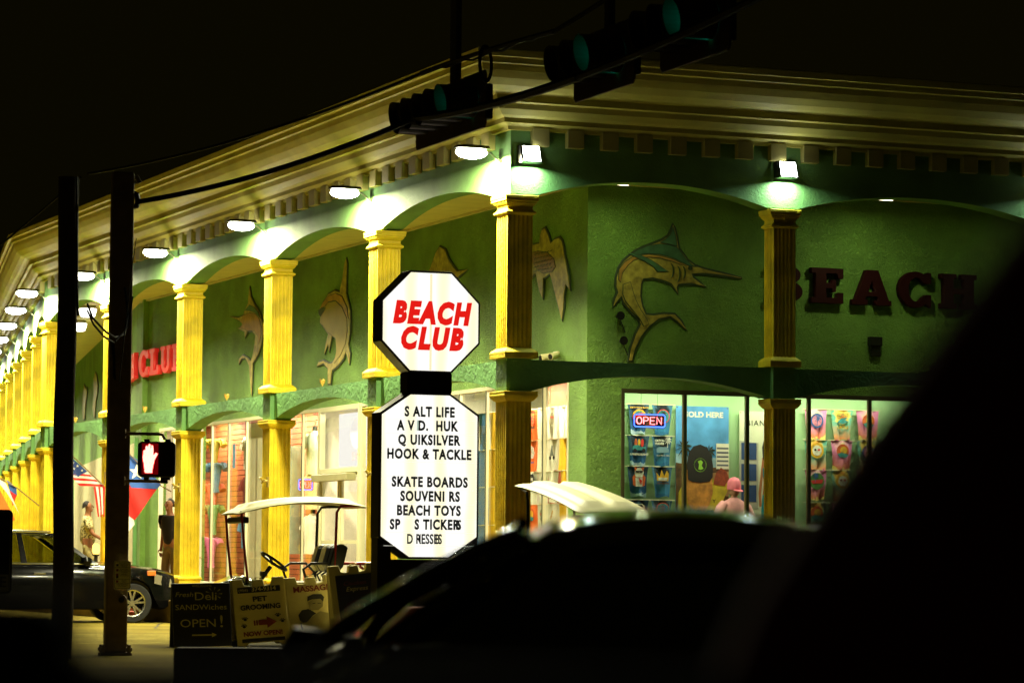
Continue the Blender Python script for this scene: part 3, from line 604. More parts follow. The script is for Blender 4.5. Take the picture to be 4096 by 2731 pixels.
# ================================================================ PYLON SIGN
M_face = emit('lit_sign_face', (1, .985, .87), 1.35); nt = M_face.node_tree
tc = nt.nodes.new('ShaderNodeTexCoord'); wv = nt.nodes.new('ShaderNodeTexWave'); wv.bands_direction = 'X'; wv.inputs['Scale'].default_value = .85; wv.inputs['Distortion'].default_value = 1.5; wv.inputs['Detail'].default_value = 3
rp = nt.nodes.new('ShaderNodeValToRGB'); rp.color_ramp.elements[0].color = (.98, .93, .62, 1); rp.color_ramp.elements[1].color = (1, .99, .92, 1); rp.color_ramp.elements[1].position = .5
nt.links.new(tc.outputs['Object'], wv.inputs['Vector']); nt.links.new(wv.outputs['Fac'], rp.inputs[0]); nt.links.new(rp.outputs[0], nt.nodes['Emission'].inputs[0]); nt.nodes['Emission'].inputs[1].default_value = 1.12
M_cab = mat('brown_black_cabinet', (.022, .014, .008), .35, .3, var=.2)
M_sred = mat('sign_red_vinyl', (.8, .02, .01), .5, var=0, emis=(1, .015, .01), es=.8)
M_sblk = mat('sign_black_letter', (.004, .012, .008), .5, var=0)
PY = 35.0
pyl = empty('pylon_sign', (-1.475, PY, 0), TH, 'tall lit pylon sign, a white octagon reading BEACH CLUB over a lettered panel', 'pylon sign')
WD = 1.20
def octo(w, z0, z1, c): return [(0, z0 + c), (c, z0), (w - c, z0), (w, z0 + c), (w, z1 - c), (w - c, z1), (c, z1), (0, z1 - c)]
def cabinet(z0, z1, cx, cz):
    lp = [(0, z0 + cz), (cx, z0), (WD - cx, z0), (WD, z0 + cz), (WD, z1 - cz), (WD - cx, z1), (cx, z1), (0, z1 - cz)]
    return lp
xz = lambda u, v, d: (u, d, v)
def ins(lp, k):
    cx_, cz_ = WD / 2, sum(p[1] for p in lp) / len(lp); hz = max(p[1] for p in lp) - cz_
    return [(cx_ + (u - cx_) * (1 - k / (WD / 2)), cz_ + (v - cz_) * (1 - k / hz)) for u, v in lp]
top = cabinet(3.18, 4.335, .345, .345); bot = cabinet(1.085, 2.955, .355, .235)
for lp in (top, bot):
    c = G().prism(lp, xz, 0, .27).build('cabinet', M_cab, pyl, bevel=.006)
    f = G().prism(ins(lp, .025), xz, -.006, -.001).build('lit_face', M_face, pyl)
    G().prism(ins(lp, .025), xz, .271, .276).build('back_face', M_cab, pyl)
G().box(.585, .612, -.0075, -.0062, 3.21, 4.30).build('panel_seam', emit('seam_glow', (1, .90, .55), .98), pyl)
G().box(.33, .87, .02, .25, 2.955, 3.18).build('neck', M_cab, pyl)
G().box(.0, .16, .03, .24, .0, 1.32).build('post', M_cab, pyl); G().box(1.04, WD, .03, .24, .0, 1.32).build('post', M_cab, pyl)
G().box(.16, 1.04, .10, .17, .55, 1.08).build('skirt_panel', M_cab, pyl)
TR = (PI / 2, 0, 0)
text('lettering', 'BEACH', .325, M_sred, pyl, (.60, -.008, 3.845), TR, .002, .022, .22, .78, spacing=1.22)
text('lettering', 'CLUB', .325, M_sred, pyl, (.60, -.008, 3.555), TR, .002, .022, .22, .80, spacing=1.26)
lines = [('S  ALT LIFE', 2.735), ('A  V  I D,  HUK', 2.578), ('Q UIKSILVER', 2.418), ('HOOK & TACKLE', 2.258), ('SKATE  BOARDS', 1.945), ('SOUVENI RS', 1.785), ('BEACH TOYS', 1.625), ('SP    S TICK ER', 1.468), ('D  RESS', 1.292)]
M_fade = mat('faded_letter', (.62, .70, .60), .5, var=0, emis=(.8, 1, .8), es=.55)
def changeable(s, z, cx=.595):
    # each character on its own track position, tall and narrow
    s_ = s; text('lettering', s_, .152, M_sblk, pyl, (cx, -.008, z), TR, .0015, .0065, 0, .76, spacing=1.16)
changeable('S ALT LIFE', 2.735); changeable('A V D.  HUK', 2.578, .57); changeable('Q UIKSILVER', 2.418, .59); changeable('HOOK & TACKLE', 2.258)
text('lettering', 'I', .152, M_fade, pyl, (.452, -.008, 2.578), TR, .0015, .0065, 0, .76)
changeable('SKATE BOARDS', 1.945, .605); changeable('SOUVENI RS', 1.785, .61); changeable('BEACH TOYS', 1.625, .595)
changeable('SP    S TICKER', 1.468, .545); text('lettering', 'B', .152, M_sblk, pyl, (.945, -.0125, 1.468), TR, .0008, .003, 0, .62); text('lettering', 'S', .152, M_sblk, pyl, (.965, -.0145, 1.468), TR, .0008, .003, 0, .62)
text('lettering', 'D RESSES', .152, M_sblk, pyl, (.545, -.008, 1.305), TR, .0015, .004, 0, .66, spacing=1.06); text('lettering', 'H', .152, M_sblk, pyl, (.475, -.0125, 1.305), TR, .0008, .003, 0, .5); text('lettering', 'B', .152, M_sblk, pyl, (.70, -.0125, 1.305), TR, .0008, .003, 0, .6)
gq = G()
for z in (2.65, 2.49, 2.33, 2.17, 2.01, 1.86, 1.70, 1.54, 1.38, 1.23): gq.box(.06, 1.14, -.0075, -.0062, z, z + .004)
gq.build('letter_track', mat('clear_track', (.75, .78, .68), .3, emis=(1, 1, .85), es=.9), pyl)

# ================================================================ STEEL POLE WITH PEDESTRIAN SIGNAL
M_pole = mat('brown_steel_pole', (.22, .15, .07), .55, .4, var=.25, vscale=6, bump=.2, bscale=30)
M_black = mat('black_plastic', (.006, .006, .005), .45)
pole = empty('steel_pole', (-4.35, 34.6, 0), math.radians(14), 'square brown steel pole with a bolted base and crossing signal', 'pole')
G().box(-.122, .122, -.10, .10, .03, 5.35).build('shaft', M_pole, pole, bevel=.025, seg=3)
g = G().box(-.17, .17, -.15, .15, .0, .035).build('base_plate', M_pole, pole, bevel=.006)
for x in (-.14, .14):
    for y in (-.12, .12):
        g = G(); g.tube([(x, y, .03), (x, y, .12)], .022, 6); g.tube([(x, y, .05), (x, y, .09)], .038, 6); g.build('anchor_bolt', M_pole, pole)
g = G(); g.tube([(.11, -.02, 5.12), (.155, -.03, 5.1), (.17, -.03, 5.03), (.155, -.03, 4.98), (.11, -.02, 4.97)], .035, 8); g.build('cable_clamp', M_black, pole, smooth=True)
g = G(); g.tube([(.10, 0, 5.28), (.16, 0, 5.30), (.19, 0, 5.24)], .03, 8); g.build('cable_eye', M_pole, pole, smooth=True)
ped = empty('crossing_signal', (-3.895, 34.36, 2.153), math.radians(3), 'black pedestrian signal showing a red raised hand, bracketed to the steel pole', 'crossing signal')
g = G(); rr = []
for y, s_, in ((-.06, .93), (-.05, 1.0), (.10, 1.0), (.13, .9)):
    lp = []
    for cx_, cy_, a0 in ((.16, .15, 0), (-.16, .15, 90), (-.16, -.15, 180), (.16, -.15, 270)):
        for k_ in range(5): lp.append(((cx_ + .045 * math.cos(math.radians(a0 + 22.5 * k_))) * s_, y, (cy_ + .045 * math.sin(math.radians(a0 + 22.5 * k_))) * s_))
    rr.append(lp)
g.loft(rr); g.build('case', M_black, ped, bevel=.004)
for x in (-.11, .12):
    for z in (-.212, .2): G().box(x - .03, x + .03, .0, .06, z - .012, z + .025).build('hinge_lug', M_black, ped, bevel=.005)
HAND = [(-.15, .02), (-.14, .10), (-.122, .10), (-.118, .145), (-.10, .15), (-.094, .11), (-.088, .165), (-.068, .168), (-.062, .11), (-.055, .155), (-.037, .155), (-.034, .04), (-.01, .075), (.012, .06), (-.02, -.01), (-.04, -.10), (-.045, -.15), (-.125, -.15), (-.135, -.06)]
def inside(x, y, lp):
    c = False; n = len(lp)
    for i in range(n):
        (x1, y1), (x2, y2) = lp[i], lp[i - 1]
        if (y1 > y) != (y2 > y) and x < (x2 - x1) * (y - y1) / (y2 - y1) + x1: c = not c
    return c
g = G(); n_ = 0
for i in range(34):
    for j in range(44):
        x, z = -.165 + .0078 * i + (.0039 if j % 2 else 0), -.16 + .0076 * j
        if inside(x, z, HAND): g.box(x - .0031, x + .0031, -.064, -.0605, z - .0031, z + .0031); n_ += 1
g.build('hand_leds', emit('red_led', (1, .13, .10), 12), ped)
G().box(-.16, .02, -.0605, -.0595, -.165, .175).build('lens', mat('smoky_red_lens', (.05, .003, .003), .3, emis=(1, .0, .01), es=.12), ped)
for z, dz in ((.285, 0), (-.235, 0)):
    g = G(); g.tube([(-.36, .10, z), (.0, .10, z), (.055, .10, z - .01), (.08, .10, z + (-.06 if z > 0 else .04))], .018, 8); g.build('bracket_arm', M_pole, ped, smooth=True)
    G().box(-.375, -.35, .05, .17, z - .05, z + .05).build('bracket_plate', M_pole, ped, bevel=.004)
G().box(.04, .12, .06, .14, -.26, -.19).build('junction_block', M_black, ped, bevel=.008)
# push button plate
M_sgn = mat('sign_sheet_cream', (.85, .80, .50), .5, var=.1); M_ink = mat('sign_ink', (.03, .025, .012), .6); M_inkred = mat('sign_red_ink', (.22, .02, .012), .6)
sp_ = empty('instruction_sign', (-4.262, 34.44, .885), math.radians(3), 'small cream crossing instruction plate on the steel pole', 'small sign')
def rrect(w, h, r, n=4):
    return [(cx_ + r * math.cos(math.radians(a0 + 90 / n * k_)), cy_ + r * math.sin(math.radians(a0 + 90 / n * k_))) for cx_, cy_, a0 in ((w / 2 - r, h / 2 - r, 0), (-w / 2 + r, h / 2 - r, 90), (-w / 2 + r, -h / 2 + r, 180), (w / 2 - r, -h / 2 + r, 270)) for k_ in range(n + 1)]
G().prism(rrect(.185, .31, .02), xz, 0, .004).build('plate', M_sgn, sp_)
g = G(); a_, b_ = rrect(.172, .297, .016), rrect(.163, .288, .014)
for i in range(len(a_)):
    j = (i + 1) % len(a_); g.add([xz(*a_[i], -.001), xz(*a_[j], -.001), xz(*b_[j], -.001), xz(*b_[i], -.001)], [(0, 1, 2, 3)])
for z in (.083, -.045, -.09): g.box(-.08, .08, -.0015, -.0005, z - .0015, z + .0015)
g.build('border', M_ink, sp_)
for z, mt_ in ((.11, M_ink), (.055, M_inkred), (.005, M_inkred), (-.02, M_ink), (-.068, M_inkred)): G().box(-.068, -.043, -.0015, -.0005, z - .014, z + .012).build('pictogram', mt_, sp_)
for z, s in ((.124, 'START CROSSING'), (.109, 'WATCH FOR'), (.094, 'VEHICLES'), (.062, "DON'T START"), (.047, 'FINISH CROSSING'), (.032, 'IF STARTED'), (.01, 'FLASHING'), (-.008, "DON'T CROSS"), (-.062, 'STEADY'), (-.077, 'WAIT')): text('lettering', s, .0145, M_ink, sp_, (.02, -.002, z), TR, .0004)
for z, s in ((-.105, 'PUSH BUTTON'), (-.122, 'TO CROSS')): text('lettering', s, .018, M_ink, sp_, (0, -.002, z), TR, .0004)
b_ = empty('push_button', (-4.262, 34.42, .615), math.radians(3), 'round crossing push button below the cream plate', 'push button')
g = G(); g.tube([(0, .03, 0), (0, -.03, 0)], .055, 16); g.build('housing', M_pole, b_, smooth=True); g = G(); g.tube([(0, -.03, 0), (0, -.045, 0)], .032, 14); g.build('button', M_black, b_, smooth=True)

# ================================================================ WOODEN POLE, WIRES AND SIGNAL HEADS
M_wood = mat('weathered_pole_wood', (.05, .032, .015), .85, var=.45, vscale=5, bump=.6, bscale=22)
wp = empty('wooden_pole', (-4.72, 33.0, 0), 0, 'thick dark wooden utility pole left of the steel pole', 'utility pole')
g = G(); rings = []
for i in range(22):
    z = -.05 + 5.15 * i / 21; rings.append([(r_ * math.cos(q) + .012 * math.sin(z * 2.1), r_ * math.sin(q), z) for k_ in range(20) for q in (2 * PI * k_ / 20,) for r_ in ((.112 - .003 * z) * (1 + .05 * math.sin(3 * q + z) + .02 * random.random()),)])
g.loft(rings); g.build('trunk', M_wood, wp, smooth=True)
g = G(); g.tube([(.09, -.06, 5.1), (.105, -.07, 4.5), (.115, -.07, 3.9), (.13, -.05, 3.62)], .012, 6); g.tube([(.1, -.02, 5.1), (.11, -.03, 4.2), (.12, .0, 3.7)], .01, 6); g.build('cable', M_black, wp)
M_wire = mat('black_cable', (.005, .005, .004), .7, var=0, spec=.1)
def sag(p, q, s, n=14): return [Vector(p).lerp(Vector(q), i / n) - Vector((0, 0, s * 4 * (i / n) * (1 - i / n))) for i in range(n + 1)]
def wire(name, label, runs, group='overhead cables'):
    p0 = Vector(runs[0][0][0]); g = G()
    for pts_, r in runs: g.tube([Vector(p) - p0 for p in pts_], r, 6)
    return tag(g.build(name, M_wire, smooth=True, loc=p0), label, 'cable', group)
A0 = (-4.16, 34.55, 5.02); A1 = (-1.02, 31.9, 5.60); A2 = (.56, 27.1, 5.30); A3 = (1.9, 23.0, 5.32); A4 = (4.5, 15.0, 5.6)
def bundle(p, q, s, off): return [v + Vector((0, 0, off[i % len(off)] if 0 < i < 14 else 0)) for i, v in enumerate(sag(p, q, s))]
wire('span_cable', 'thick lower cable bundle from the steel pole to the signal heads', [(sag(A0, A1, .10), .030), (bundle(A0, A1, .12, (.01, .0, .02, .005)), .010), (sag(A1, A2, .05), .042), (bundle(A1, A2, .08, (.012, .025, 0)), .012), (sag(A2, A3, .03), .034), (bundle(A2, A3, .06, (0, .03, .01)), .010), (sag(A3, A4, .05), .028)])
U0 = (-5.2, 38, 5.75); U1 = (-.95, 31.6, 6.02); U2 = (.35, 27.4, 5.75); U3 = (1.3, 24.6, 5.95); U4 = (3.2, 19, 6.2)
wire('messenger_cable', 'thin upper cable carrying the tops of the signal heads', [(sag(U0, U1, .12), .016), (sag(U1, U2, -.02), .024), (bundle(U1, U2, .03, (0, .015, .03)), .012), (sag(U2, U3, .02), .020), (sag(U3, U4, .02), .018)])
wire('cable_loop', 'spare loop of cable hanging between two signal heads', [([(.0 - .27 + .055 * math.cos(q), 29.3 + .1 * math.cos(q), 5.76 + .165 * math.sin(q)) for q in (2 * PI * k_ / 20 + .8 for k_ in range(21))], .018), ([(-.26, 29.3, 5.60), (-.3, 29.5, 5.5), (-.37, 29.9, 5.46), (-.44, 30.2, 5.48), (-.50, 30.5, 5.53)], .006)])
hook = Vector((-4.42, 33.2, 0))
wire('drooping_cable', 'cables drooping between the wooden pole and the steel pole', [([(-4.50, 33.0, 3.75), (-4.47, 33.2, 3.62), (-4.38, 33.6, 3.50), (-4.32, 33.9, 3.46), (-4.25, 34.2, 3.52), (-4.24, 34.4, 3.75), (-4.28, 34.4, 4.05)], .013),
     ([(-4.50, 33.0, 3.68), (-4.46, 33.2, 3.55), (-4.40, 33.6, 3.45), (-4.33, 33.9, 3.40), (-4.32, 33.9, 3.2), (-4.31, 33.9, 3.0)], .012), ([(-4.36, 33.9, 3.45), (-4.33, 33.9, 3.25), (-4.32, 33.9, 3.02)], .01), ([(-4.31, 33.9, 3.42), (-4.22, 34.2, 3.6), (-4.19, 34.4, 3.95)], .009), ([(-4.27, 33.95, 2.98), (-4.24, 34.1, 3.5), (-4.2, 34.3, 4.2), (-4.17, 34.45, 4.6)], .005)])
wire('side_cable', 'thin cable crossing the corner of the roof at the far left', [(sag((-8.8, 42, 3.9), (-4.6, 33, 5.1), .1), .012)])

M_sig = mat('signal_black', (.05, .035, .015), .55, var=.1); M_back = mat('brown_backplate', (.10, .055, .018), .5, var=.25, vscale=3)
def signal(loc, label, az, tilt, scale=1.0, n=5):
    """horizontal head; local x = lens direction, local y = row going away, near end holds the lit lens"""
    t = empty('traffic_signal', loc, label=label, cat='traffic signal', group='green traffic signals on the span cable', rot=(tilt, 0, az))
    L_ = .345 * n
    bp = [(-.14, -.29), (L_ + .10, -.29), (L_ + .14, -.25), (L_ + .14, .25), (L_ + .10, .29), (-.14, .29), (-.18, .25), (-.18, -.25)]
    G().prism(bp, lambda u, v, d: (d, -u, v), -.02, .0).build('backplate', M_back, t, bevel=.005)
    for i in range(n):
        y = -(.17 + .345 * i); lit = (i == 0)
        h = G().box(-.16, -.021, y - .165, y + .165, -.18, .18).build('lamp_section', M_sig, t, bevel=.02)
        g = G(); R_ = .155; rings = []
        for x, r in ((.001, R_), (.24 if True else .1, R_ * 1.02)): rings.append((x, r))
        a0, a1 = math.radians(-80), math.radians(260); vs = []; fs = []; NN = 24
        for q_ in range(NN + 1):
            q = a0 + (a1 - a0) * q_ / NN; dd = .35 + .035 * math.sin(q)
            for (x, r) in ((.001, R_), (dd, R_), (dd, R_ + .008), (.001, R_ + .008)): vs.append((x, y + r * math.cos(q), r * math.sin(q)))
        for q_ in range(NN):
            for k_ in range(4): fs.append((4 * q_ + k_, 4 * q_ + (k_ + 1) % 4, 4 * q_ + 4 + (k_ + 1) % 4, 4 * q_ + 4 + k_))
        fs += [(0, 3, 2, 1), (4 * NN, 4 * NN + 1, 4 * NN + 2, 4 * NN + 3)]
        G().add(vs, fs).build('visor', M_sig, t, smooth=False)
        g = G(); g.loft([[(x, y + r * math.cos(q), r * math.sin(q)) for q in (2 * PI * k_ / 24 for k_ in range(24))] for x, r in ((.002, .148), (.03, .13), (.042, .06))])
        g.build('lens', emit('green_signal_lens', (.0, .50, .32), 3.2) if lit else mat('unlit_lens', (.02, .01, .005), .3), t, smooth=True)
    G().box(-.10, -.04, -L_ * .55, -L_ * .45, .18, 1.3).build('hanger', M_sig, t)
    if scale != 1: t.scale = (scale,) * 3
    return t
AZ = math.radians(180 + 21.5)
SIG = [((-.35, 30.98, 5.66), 'green signal head in front of the roof corner, left one of the three', 5), ((.97, 26.98, 5.50), 'middle green signal head, between the other two', 3), ((1.65, 24.88, 5.45), 'rightmost green signal head, cut by the top edge', 3)]
for p_, lab, n_ in SIG: signal(p_, lab, AZ, 0, 1.0, n_)
# ================================================================ GOODS IN THE WINDOWS
def cloth(w, h, pinch, seed, fold=.012, nx=10, nz=8):
    rnd = random.Random(seed); ph = [rnd.uniform(0, 6) for _ in range(3)]; g = G(); vs = []
    for side in (0, 1):
        for j in range(nz + 1):
            t = j / nz; ww = w * (1 - pinch * t ** .7)
            for i in range(nx + 1):
                u = i / nx - .5; y = fold * (1 + 1.5 * t) * math.sin(u * 9 + ph[0] + t) + .006 * math.sin(u * 21 + ph[1])
                vs.append((u * ww + .01 * math.sin(t * 3 + ph[2]) * t, y + .006 * side, -h * t - .012 * math.sin(u * 7 + ph[1]) * t))
    n1 = (nx + 1) * (nz + 1); fs = []
    for j in range(nz):
        for i in range(nx):
            a = j * (nx + 1) + i; fs.append((a, a + 1, a + nx + 2, a + nx + 1)); fs.append((n1 + a, n1 + a + nx + 1, n1 + a + nx + 2, n1 + a + 1))
    bd = [i for i in range(nx + 1)] + [(j + 1) * (nx + 1) - 1 for j in range(1, nz + 1)] + [nz * (nx + 1) + i for i in range(nx - 1, -1, -1)] + [j * (nx + 1) for j in range(nz - 1, 0, -1)]
    for i in range(len(bd)):
        p, q = bd[i], bd[(i + 1) % len(bd)]; fs.append((p, p + n1, q + n1, q))
    return g.add(vs, fs)
M_ink_y = mat('print_yellow', 'cfa21c', .8, var=.3, vscale=22); M_ink_o = mat('print_orange', 'c65a1e', .8, var=.3, vscale=22); M_ink_w = mat('print_white', 'cfd0bc', .8, var=.3, vscale=22); M_ink_t = mat('print_teal', '2b7f7c', .8, var=.3, vscale=22)
M_ink_k = mat('print_black', '14140f', .8, var=0); M_ink_b = mat('print_blue', '28558f', .8, var=.3, vscale=22); M_ink_r = mat('print_red', 'c8301f', .8); M_ink_p = mat('print_pink', 'c8788a', .8, var=.3, vscale=22); M_ink_g = mat('print_green', '4c8038', .8, var=.3, vscale=22); M_ink_s = mat('print_skin', 'b8774a', .8); M_ink_h = mat('print_blond', 'cf9440', .8); M_ink_br = mat('print_brown', '6b3c1c', .8)
def disc(cx, cz, r, y, n=20, sx=1.0): return [(cx + r * sx * math.cos(q), cz + r * math.sin(q)) for q in (2 * PI * k_ / n for k_ in range(n))]
def flat(lp, y, parent, mt, name='print', th=.002): return G().prism(lp, xz, y - th, y).build(name, mt, parent)
def palm(cx, cz, s, y, parent, mt):
    g = G(); g.prism([(cx - .03 * s, cz), (cx + .03 * s, cz), (cx + .05 * s, cz + .7 * s), (cx + .0 * s, cz + .7 * s)], xz, y - .002, y)
    for a in (-150, -115, -70, -35, 0, 30, 60, 100, 140, 180):
        q = math.radians(a + 90); L_ = .42 * s
        g.prism([(cx + .03 * s, cz + .68 * s), (cx + .03 * s + L_ * .5 * math.cos(q) - .05 * s * math.sin(q), cz + .70 * s + L_ * .5 * math.sin(q) + .05 * s * math.cos(q)), (cx + .03 * s + L_ * math.cos(q), cz + .68 * s + L_ * math.sin(q) - .06 * s), (cx + .03 * s + L_ * .5 * math.cos(q) + .03 * s * math.sin(q), cz + .66 * s + L_ * .5 * math.sin(q) - .03 * s * math.cos(q))], xz, y - .0021, y - .0001)
    return g.build('palm_print', mt, parent)
Y0 = -.030
def motif(k, t):
    if k == 'wave':
        flat(disc(0, -.17, .105, Y0), Y0, t, M_ink_y, 'ring_print'); flat(disc(0, -.175, .085, Y0), Y0 - .003, t, M_ink_t, 'disc_print'); flat([(-.08, -.19), (-.02, -.12), (.05, -.11), (.09, -.15), (.05, -.17), (.0, -.2)], Y0 - .006, t, M_ink_o, 'wave_print')
        text('lettering', 'SOUTH PADRE ISLAND', .028, M_ink_y, t, (0, Y0 - .006, -.045), TR, .001, .001)
    elif k == 'ring':
        flat(disc(0, -.16, .10, Y0), Y0, t, M_ink_r, 'ring_print'); flat(disc(0, -.16, .088, Y0), Y0 - .003, t, M_ink_t, 'disc_print'); palm(-.01, -.24, .17, Y0 - .005, t, M_ink_k)
    elif k == 'jeep':
        for x, c in ((-.05, M_ink_o), (0, M_ink_y), (.05, M_ink_r)): flat(disc(x, -.10, .06, Y0, 14, .35), Y0, t, c, 'surfboard_print')
        flat([(-.10, -.20), (-.10, -.15), (-.07, -.13), (.0, -.13), (.02, -.155), (.10, -.155), (.11, -.2)], Y0 - .003, t, M_ink_t, 'car_print')
        for x in (-.065, .07): flat(disc(x, -.205, .026, Y0), Y0 - .006, t, M_ink_k, 'wheel_print')
        text('lettering', 'S. PADRE ISLAND', .036, M_ink_w, t, (0, Y0 - .006, -.26), TR, .001, .0015)
    elif k == 'catch':
        text('lettering', 'CATCH\nWAVES', .042, M_ink_w, t, (-.055, Y0, -.085), TR, .001, .002); palm(.07, -.16, .16, Y0, t, M_ink_w)
        flat([(-.1, -.23), (-.1, -.17), (-.06, -.15), (.06, -.15), (.09, -.19), (.09, -.23)], Y0 - .001, t, mat('print_grey_blue', '6f93a0', .8), 'van_print')
        text('lettering', 'South Padre Island', .028, M_ink_w, t, (0, Y0 - .004, -.27), TR, .001, 0, .3)
    elif k == 'dog':
        flat([(-.09, -.26), (-.10, -.15), (-.06, -.10), (.06, -.10), (.10, -.15), (.09, -.26), (.05, -.28), (-.05, -.28)], Y0, t, M_ink_o, 'dog_body_print'); flat([(-.05, -.28), (-.055, -.16), (.055, -.16), (.05, -.28)], Y0 - .002, t, M_ink_w, 'chest_print')
        flat([(-.065, -.03), (-.07, -.09), (-.05, -.15), (.05, -.15), (.07, -.09), (.065, -.03), (.04, -.02), (-.04, -.02)], Y0 - .004, t, M_ink_w, 'dog_head_print'); flat([(-.075, -.01), (-.03, -.02), (-.06, -.07)], Y0 - .0065, t, M_ink_o, 'ear_print'); flat([(.075, -.01), (.03, -.02), (.06, -.07)], Y0 - .0065, t, M_ink_o, 'ear_print')
        flat([(-.055, -.06), (.055, -.06), (.05, -.085), (.01, -.085), (0, -.07), (-.01, -.085), (-.05, -.085)], Y0 - .009, t, M_ink_k, 'sunglasses_print'); flat([(.0, -.16), (.045, -.2), (.03, -.26), (.0, -.2)], Y0 - .009, t, M_ink_r, 'scarf_print')
    elif k == 'crown':
        flat([(-.09, -.20), (-.10, -.08), (-.05, -.14), (-.02, -.04), (.02, -.13), (.06, -.05), (.09, -.09), (.085, -.20)], Y0, t, M_ink_y, 'crown_print'); flat([(-.07, -.19), (-.07, -.15), (.07, -.15), (.06, -.19)], Y0 - .003, t, M_ink_w, 'band_print'); text('lettering', 'SANDCASTLE', .03, M_ink_br, t, (0, Y0 - .005, -.23), TR, .001, .001)
    elif k == 'cans':
        flat([(-.09, -.14), (-.09, -.08), (-.05, -.05), (.05, -.05), (.09, -.08), (.09, -.14)], Y0, t, M_ink_w, 'van_print'); flat([(-.07, -.1), (-.05, -.065), (.05, -.065), (.07, -.1)], Y0 - .003, t, M_ink_k, 'window_print')
    elif k == 'arch':
        lp = [(-.095, -.22), (-.095, -.10)] + [(.095 * math.cos(q), -.10 + .07 * math.sin(q)) for q in (PI - PI * k_ / 10 for k_ in range(11))] + [(.095, -.22)]
        flat(lp, Y0, t, M_ink_r, 'arch_print'); flat([(u * .9, -.145 + (v + .145) * .9) for u, v in lp], Y0 - .003, t, M_ink_t, 'arch_fill_print'); palm(-.01, -.2, .14, Y0 - .006, t, M_ink_br)
    elif k == 'respect':
        text('lettering', 'RESPECT', .058, M_ink_g, t, (0, Y0, -.07), TR, .001, .001, 0, .8); text('lettering', 'LOCALS', .058, M_ink_y, t, (0, Y0, -.25), TR, .001, .002, 0, .85)
        flat([(-.09, -.18), (-.03, -.12), (.08, -.10), (.04, -.14), (.09, -.17), (.0, -.2)], Y0 - .001, t, M_ink_t, 'wave_print')
    elif k == 'sun':
        flat(disc(0, -.15, .10, Y0), Y0, t, M_ink_o, 'disc_print'); flat(disc(0.01, -.14, .055, Y0), Y0 - .003, t, M_ink_y, 'sun_print'); flat([(-.09, -.19), (-.02, -.17), (.09, -.2), (.05, -.24), (-.05, -.24)], Y0 - .005, t, M_ink_t, 'sea_print')
    elif k == 'bluepalm':
        flat(disc(0, -.16, .105, Y0), Y0, t, M_ink_b, 'disc_print'); flat(disc(0, -.16, .08, Y0), Y0 - .003, t, M_ink_p, 'inner_disc_print'); palm(0, -.23, .17, Y0 - .005, t, M_ink_b)
    elif k == 'skull':
        flat(disc(0, -.15, .11, Y0), Y0, t, M_ink_y, 'ring_print'); flat(disc(0, -.15, .075, Y0), Y0 - .003, t, M_ink_w, 'face_print'); flat(disc(-.03, -.14, .018, Y0), Y0 - .005, t, M_ink_k, 'eye_print'); flat(disc(.03, -.14, .018, Y0), Y0 - .005, t, M_ink_r, 'eye_print')
    elif k == 'island':
        flat(disc(0, -.16, .12, Y0, 20, 1), Y0, t, M_ink_g, 'island_print'); flat([(-.1, -.15), (.1, -.13), (.08, -.19), (-.07, -.2)], Y0 - .003, t, M_ink_r, 'boat_print'); palm(-.03, -.18, .15, Y0 - .004, t, M_ink_b)
    elif k == 'usa':
        text('lettering', 'AMERICAN', .05, M_ink_k, t, (0, Y0, -.05), TR, .001, .001, 0, .75); text('lettering', 'ORIGINAL', .05, M_ink_k, t, (0, Y0, -.27), TR, .001, .001, 0, .75)
        g = G(); [g.box(-.09, .09, Y0 - .002, Y0, -.11 - .022 * i, -.098 - .022 * i) for i in range(6)]; g.build('stripe_print', M_ink_r, t); flat([(-.09, -.16), (-.09, -.095), (-.01, -.095), (-.01, -.16)], Y0 - .004, t, M_ink_b, 'canton_print')
    elif k == 'arm':
        flat([(-.08, -.10), (-.02, -.07), (.05, -.10), (.09, -.18), (.05, -.26), (-.06, -.26), (-.09, -.2), (.0, -.2), (-.02, -.13)], Y0, t, M_ink_w, 'arm_print'); text('lettering', 'Island', .04, M_ink_b, t, (.02, Y0 - .001, -.32), TR, .001, .001, .3)
    elif k == 'face':
        flat([(-.05, -.22), (-.07, -.1), (-.05, -.03), (.05, -.02), (.08, -.08), (.06, -.22), (0, -.27)], Y0, t, M_ink_k, 'hair_print'); flat([(-.035, -.2), (-.05, -.12), (-.03, -.08), (.04, -.08), (.055, -.13), (.03, -.21), (0, -.24)], Y0 - .003, t, M_ink_w, 'face_print'); flat([(-.035, -.125), (.045, -.12), (.045, -.14), (-.035, -.145)], Y0 - .005, t, M_ink_k, 'brow_print')
    elif k == 'eagle':
        flat(disc(0, -.14, .07, Y0, 18, .8), Y0, t, mat('print_faded_olive', '8a8c66', .8), 'crest_print'); text('lettering', 'TEXAS', .035, M_ink_r, t, (0, Y0 - .003, -.145), TR, .001, .001); flat([(-.05, -.2), (.05, -.2), (.03, -.25), (-.03, -.25)], Y0, t, mat('print_faded_olive', '8a8c66', .8), 'base_print')
    elif k == 'moto':
        flat(disc(-.05, -.27, .03, Y0), Y0, t, M_ink_k, 'wheel_print'); flat(disc(.055, -.27, .03, Y0), Y0, t, M_ink_k, 'wheel_print'); flat([(-.06, -.25), (-.03, -.17), (.0, -.08), (.03, -.1), (.03, -.17), (.07, -.24)], Y0 - .003, t, mat('print_grey', '6d7568', .8), 'rider_print')
    elif k == 'pine':
        flat([(-.02, -.25), (-.03, -.12), (-.012, -.06), (.012, -.06), (.03, -.12), (.02, -.25)], Y0, t, M_ink_g, 'bottle_print')
    elif k == 'gold':
        text('lettering', 'Texas', .06, mat('print_mustard', 'b98f30', .8), t, (0, Y0, -.16), (PI / 2, -1.2, 0), .001, .002, .3)
